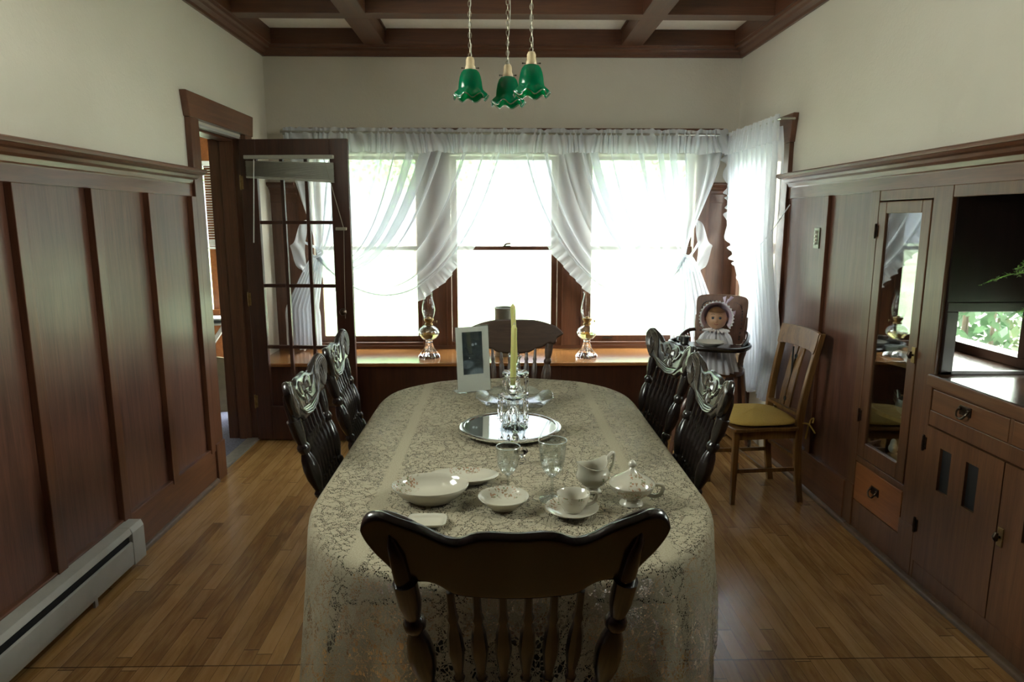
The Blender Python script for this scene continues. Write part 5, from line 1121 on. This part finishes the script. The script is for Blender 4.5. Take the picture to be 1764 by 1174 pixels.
# ================================================================ PENDANT LAMPS
def pendant(loc, label, ztop=2.89):
    t = empty('pendant_lamp', loc, 0, label, 'pendant lamp', 'green glass pendant lamps over the table')
    flare = lambda r, z, a, j: (r * (1 + max(0, (.03 - z) / .03) * .07 * math.cos(7 * a)), z + max(0, (.028 - z) / .028) * .0065 * math.cos(7 * a + .4))
    S_ = .88; SC = lambda L_: [(r * S_, z * S_) for r, z in L_]
    MB().lathe(SC([(.0635, -.002), (.060, .006), (.052, .016), (.047, .024), (.046, .032), (.044, .050), (.040, .072), (.034, .088), (.026, .097), (.014, .101)]), n=96, mod=flare, close=False).build('shade', 'green', t, ang=80, solid=.002)
    MB().lathe(SC([(.0675, -.005), (.0635, -.0015)]), n=96, mod=flare, close=False).build('clear_rim', 'clearrim', t, ang=80, solid=.003)
    m = MB().lathe(SC([(.020, .100), (.021, .104), (.019, .112), (.0165, .116), (.0165, .136), (.012, .145), (.004, .147), (.0005, .147)]), n=28); m.build('socket_cap', 'beige_cap', t)
    m = MB()
    for s in (-1, 1): m.tube([(s * .016, 0, .093), (s * .027, 0, .093)], .0013, 6); m.ball((s * .028, 0, .093), .003, 8)
    m.build('shade_screw', 'dkmetal', t)
    MB().ball((0, 0, .055), .018, 14, (1, 1, 1.3)).build('bulb', 'white_slat', t)
    m = MB(); m.tube([(.006 * math.cos(a), 0, .135 + .006 * math.sin(a)) for a in [2 * math.pi * i / 12 for i in range(13)]], .0014, 6, cap=False)
    H = ztop - loc[2]; nl = int((H - .142) / .0165)
    for i in range(nl):
        z = .149 + i * .0165; p = []
        for q in range(13):
            a = 2 * math.pi * q / 12; x, zz = .0052 * math.cos(a), .0105 * math.sin(a)
            p.append((x, 0, z + zz) if i % 2 else (0, x, z + zz))
        m.tube(p, .0013, 5, cap=False)
    m.build('chain', 'chainmetal', t)
    wv = [(0.004 + .006 * math.sin(z * 19 + loc[0] * 60) * (1 - .5 * (z / H)) * min(1, (z - .129) * 20), -.003, z) for z in [.129 + (H - .129) * i / 40 for i in range(41)]]
    MB().tube(wv, .0012, 6).build('cord', 'cord', t)
    MB().lathe([(.03, H - .012), (.028, H - .02), (.0005, H - .02)], n=20).tube([(0, 0, H - .018), (0, 0, H)], .02, 16).build('ceiling_canopy', 'brass', t)
pendant((-.097, 2.45, 2.018), 'green ruffled glass pendant lamp, leftmost of the three')
pendant((.0314, 2.50, 2.005), 'green ruffled glass pendant lamp hanging lowest, in the middle of the three', 2.875)
pendant((.1057, 2.33, 2.0085), 'green ruffled glass pendant lamp hanging highest, rightmost of the three', 3.0)

# ================================================================ CURTAINS
CY = 5.40
def bez(P0, P1, P2, P3, t): a = 1 - t; return tuple(a ** 3 * P0[i] + 3 * a * a * t * P1[i] + 3 * a * t * t * P2[i] + t ** 3 * P3[i] for i in range(2))
def swag(name_label, x0, x1, T, C1, C2, tail, seed, group):
    t = empty('priscilla_curtain', (0, 0, 0), 0, name_label, 'curtain', group)
    s0c1 = (x0 + .12 * (T[0] - x0) - 0, 1.85); s0c2 = (T[0] + .1 * (x0 - T[0]), 1.55)
    sg_ = 1 if x1 > x0 else -1
    def curve(s, tt):
        ss = s ** 1.15
        P0 = (x0 + (x1 - x0) * s, 2.175)
        a = tuple(s0c1[i] + (C1[i] - s0c1[i]) * ss for i in range(2)); b = tuple(s0c2[i] + (C2[i] - s0c2[i]) * ss for i in range(2))
        T_ = (T[0], T[1] - .05 * (s - .5)); return bez(P0, a, b, T_, tt)
    NF = 13
    def surf(u, v):
        ph = 2 * math.pi * NF * u + 5.5 * noise.noise((u * 6, seed, v * .6))
        amp = .044 * (1 - .15 * v) * (.7 + 1.1 * noise.noise((u * 7, seed + 3, v * .7)))
        s = min(1, max(0, u + amp * math.sin(ph) * .72 * math.sin(math.pi * min(1, u * 12 + .0) / 2) * (1 if u < .93 else (1 - u) / .07)))
        p = curve(s, v); y = CY + (.026 * math.cos(ph) * (1 - .5 * v)) + .012 * noise.noise((p[0] * 6, p[1] * 6, seed))
        z = p[1] + .010 * noise.noise((u * 30, v * 3, seed)) * math.sin(math.pi * v)
        return (p[0], y, z)
    MB().grid(300, 46, surf).build('panel', 'sheer', t, ang=180)
    # ruffle along the inner edge
    E = [curve(1, i / 120) for i in range(121)]
    def ruf(u, v):
        i = min(119, int(u * 120)); f_ = u * 120 - i; p = [E[i][k_] * (1 - f_) + E[i + 1][k_] * f_ for k_ in range(2)]
        dx, dz = E[i + 1][0] - E[i][0], E[i + 1][1] - E[i][1]; l = math.hypot(dx, dz); nx, nz = -dz / l, dx / l
        if nz > 0 or (abs(nz) < .3 and nx * sg_ < 0): nx, nz = -nx, -nz
        if nx * sg_ < 0 and u < .45: nx, nz = -nx, -nz
        w_ = .115 * (.9 + .25 * noise.noise((u * 14, seed, 0))) * v
        q = math.sin(u * 190 + 2 * noise.noise((u * 20, seed, 1))) ; dxn = .010 * q * v
        return (p[0] + nx * w_ + dx / l * .012 * q * v, CY - .012 + .022 * math.cos(u * 190) * v + .004, p[1] + nz * w_ + dz / l * .012 * q * v + dxn * .4)
    MB().grid(520, 6, ruf).build('ruffle', 'ruffle', t, ang=180)
    m = MB(); m.tube([(p[0] , CY - .012 + .004 * math.sin(i * 1.3), p[1]) for i, p in enumerate(E)], [.006 + .002 * math.sin(i * 2.1) for i in range(len(E))], 6); m.build('gathered_seam', 'ruffle', t, ang=180)
    # tail below the tie
    (ta, tb2, zb) = tail
    def tl(u, v):
        w_ = .25 + .75 * min(1, v * 1.6) ** .7; cx = (ta + tb2) / 2 * min(1, v * 1.8) + T[0] * (1 - min(1, v * 1.8)); hw = abs(tb2 - ta) / 2 * w_
        ph = 2 * math.pi * 8 * u + seed; s = (u - .5) * 2 + .10 * math.sin(ph)
        return (cx + s * hw, CY - .01 + .030 * math.cos(ph) * w_ + .01 * noise.noise((u * 5, v * 5, seed)), T[1] - (T[1] - zb) * v + .02 * math.sin(3 * math.pi * u) * v)
    MB().grid(110, 24, tl).build('tail', 'ruffle', t, ang=180)
    m = MB(); m.tube(catmull([(T[0] - .05, CY - .03, T[1] + .03), (T[0], CY - .06, T[1] - .01), (T[0] + .05, CY - .03, T[1] + .03), (T[0] + (-.12 if T[0] < 0 else .12), YB - .03, T[1] + .10)], 6), [.010] * 19, 8); m.build('tieback', 'ruffle', t)
    # outer ruffle poking out beside the tie
    s_ = -sg_
    MB().grid(10, 24, lambda u, v: (T[0] + s_ * (.07 + .13 * u * max(0, 1 - abs(v - .5) * 2) ** .8 + .03 * v), CY + .025 * math.sin(9 * v + 4 * u), T[1] + .27 - .42 * v + .02 * u * math.sin(14 * v))).build('outer_ruffle', 'ruffle', t, ang=180)
    return t
g = 'crossed sheer curtains over the row of windows'
swag('white sheer curtain swept to the left, hanging behind the glazed door', -1.60, .02, (-1.425, 1.335), (-.23, 1.24), (-.815, .634), (-1.69, -1.43, .60), 1.7, g)
swag('white sheer curtain swept to the right above the high chair', 1.73, .20, (1.474, 1.335), (.343, 1.285), (1.10, .587), (1.39, 1.72, .60), 5.2, g)
# header valance on a rod, one for the whole row
vh = empty('curtain_valance', (0, 0, 0), 0, 'gathered sheer white valance along the rod over the three windows', 'valance')
def val(u, v):
    x = -1.62 + 3.36 * u; ph = u * 2 * math.pi * 62 + 9 * noise.noise((u * 22, 0, v * .5)); n1 = noise.noise((u * 30, v * 3, 3))
    z = 2.288 - .175 * v + (.012 * n1 if v < .01 else 0) + (.016 * noise.noise((u * 25, 7, 0)) if v > .9 else 0) - .010 * u
    if v < .02: z += .012 * noise.noise((u * 90, 1, 1))
    return (x + .004 * math.sin(ph * .5) * v, CY - .055 + (.012 + .016 * v) * math.sin(ph) * (1 if abs(v - .15) > .04 else .35) + .008 * n1, z)
MB().grid(1500, 9, val).build('gathered_cloth', 'ruffle', vh, ang=180)
MB().tube([(-1.64, CY - .055, 2.258), (1.76, CY - .055, 2.240)], .009, 10).build('rod', 'dull_metal', vh)
for x in (-1.62, 1.72): MB().box((x - .006, CY - .055, 2.235), (x + .006, YB - .028, 2.262)).build('rod_bracket', 'dull_metal', vh, smooth=False)
# curtain on the right wall window
rc = empty('priscilla_curtain', (0, 0, 0), 0, 'white sheer curtain gathered on the right wall window behind the oak chair', 'curtain')
Lk = [(2.19, 5.41), (1.9, 5.37), (1.58, 5.30), (1.36, 5.14), (1.18, 4.98), (1.02, 4.86), (.8, 4.80), (.6, 4.79), (.44, 4.72)]
Rk = [(2.19, 4.44), (1.9, 4.41), (1.70, 4.40), (1.5, 4.42), (1.2, 4.36), (.8, 4.26), (.6, 4.28), (.5, 4.32), (.40, 4.38)]
Lc, Rc = catmull(Lk, 6), catmull(Rk, 6)
def interp(C, z):
    for i in range(len(C) - 1):
        if C[i][0] >= z >= C[i + 1][0]: f_ = (C[i][0] - z) / max(1e-6, C[i][0] - C[i + 1][0]); return C[i][1] + (C[i + 1][1] - C[i][1]) * f_
    return C[-1][1] if z < C[-1][0] else C[0][1]
def side(u, v):
    z = 2.19 - v * (2.19 - .44 + .03 * math.sin(u * 9)); a, b = interp(Lc, z), interp(Rc, z)
    ph = 2 * math.pi * 11 * u + 2 * noise.noise((u * 4, v * 3, 2)); s = u + .03 * math.sin(ph)
    return (1.765 + .026 * math.cos(ph) + .012 * noise.noise((u * 6, v * 6, 0)), a + (b - a) * s, z)
MB().grid(200, 60, side).build('panel', 'sidecurtain', rc, ang=180)
def sruf(u, v):
    z = 2.17 - u * 1.55; a = interp(Lc, z); q = u * 110 + 3 * math.sin(u * 23)
    sc_ = .05 + .035 * math.sin(u * 16 + .5) + .02 * math.sin(u * 37)
    return (1.76 + .02 * math.cos(q) * v, a + (sc_ + .012 * math.sin(q)) * v, z + .01 * math.sin(q * .5) * v)
MB().grid(420, 5, sruf).build('ruffle', 'ruffle', rc, ang=180)
def sh(u, v):
    y = 4.42 + 1.02 * u; q = u * 120 + 3 * noise.noise((u * 14, 0, v)); return (1.75 + (.012 + .01 * v) * math.sin(q), y, 2.255 - .16 * v + (.012 * noise.noise((u * 30, 0, 0)) if v < .1 else .01 * noise.noise((u * 14, 3, 0))))
MB().grid(500, 7, sh).build('header', 'ruffle', rc, ang=180)
MB().tube([(1.755, 4.38, 2.225), (1.755, 5.44, 2.225)], .008, 8).tube([(1.755, 4.38, 2.225), (1.84, 4.38, 2.225)], .008, 8).build('rod', 'dull_metal', rc)
MB().tube(catmull([(1.765, 4.75, 1.40), (1.75, 4.55, 1.46), (1.77, 4.42, 1.56), (1.835, 4.36, 1.70)], 6), .004, 6).build('tieback', 'ruffle', rc)

# ================================================================ GARDEN
struct(bx('ground_lawn', (-40, YB + .3, -.75), (40, 70, -.7), 'lawn', bevel=0), 'bright lawn outside the windows')
struct(bx('ground_side_lawn', (2.6, -30, -.75), (40, YB + .3, -.7), 'lawn', bevel=0), 'bright lawn beside the house')
def hedge(y0, y1, x0, x1, z1, label, nleaf, seed):
    random.seed(seed); h = empty('garden_hedge', ((x0 + x1) / 2, (y0 + y1) / 2, -.7), 0, label, 'hedge')
    m = MB()
    for i in range(14): a, b = random.uniform(-.35, .35) * (x1 - x0), random.uniform(-.45, .45) * (y1 - y0); m.tube([(a, b, 0), (a + .1, b - .05, z1 * .5 + .3), (a, b + .1, z1 + .4)], [.03, .02, .008], 6)
    m.build('stems', 'bark', h); m = MB()
    for i in range(nleaf):
        c = Vector((random.uniform(-.5, .5) * (x1 - x0), random.uniform(-.5, .5) * (y1 - y0), random.uniform(.0, 1) * (z1 + .7))); c.z = max(.05, c.z + .1 * math.sin(c.y * 5)); d = Vector((random.uniform(-1, 1), random.uniform(-1, 1), random.uniform(-1, 1))).normalized(); e = d.orthogonal().normalized(); s_ = .045
        m.add([c - d * s_, c + e * s_ * .5, c + d * s_, c - e * s_ * .5], [(0, 1, 2, 3)])
    m.build('foliage', 'hedgeleaf', h, smooth=False)
hedge(.3, 3.9, 3.1, 3.7, 1.55, 'green hedge outside the strip window behind the sideboard', 9000, 4)
def tree(loc, h, r, label, seed):
    random.seed(seed); t = empty('garden_tree', loc, 0, label, 'tree', 'trees across the lawn')
    m = MB(); m.tube([(0, 0, 0), (.1, 0, h * .35), (0, .1, h * .6)], [.28, .2, .1], 10)
    for i in range(7): a = random.uniform(0, 6.28); m.tube([(0.05, .03, h * random.uniform(.3, .5)), (math.cos(a) * r * .5, math.sin(a) * r * .5, h * .65), (math.cos(a) * r * .85, math.sin(a) * r * .85, h * random.uniform(.6, .85))], [.09, .05, .02], 6)
    m.build('trunk', 'bark', t)
    m = MB()
    for i in range(2600):
        a, b = random.uniform(0, 6.283), math.acos(random.uniform(-1, 1)); q = r * random.uniform(.35, 1) ** .5 * (1 + .25 * math.sin(3 * a + seed))
        c = Vector((q * math.sin(b) * math.cos(a), q * math.sin(b) * math.sin(a), h * .68 + q * math.cos(b) * .72)); d = Vector((random.uniform(-1, 1), random.uniform(-1, 1), random.uniform(-1, 1))).normalized(); e = d.orthogonal().normalized(); s_ = .16
        m.add([c - d * s_, c + e * s_ * .5, c + d * s_, c - e * s_ * .5], [(0, 1, 2, 3)])
    m.build('foliage', 'treeleaf', t, smooth=False)
tree((-3.5, 30, -.7), 8.5, 3.4, 'leafy tree across the lawn behind the centre window', 3)
tree((9, 38, -.7), 9.5, 4.2, 'leafy tree across the lawn behind the right window', 5)
tree((-13, 36, -.7), 9, 4.0, 'leafy tree across the lawn behind the left window', 8)
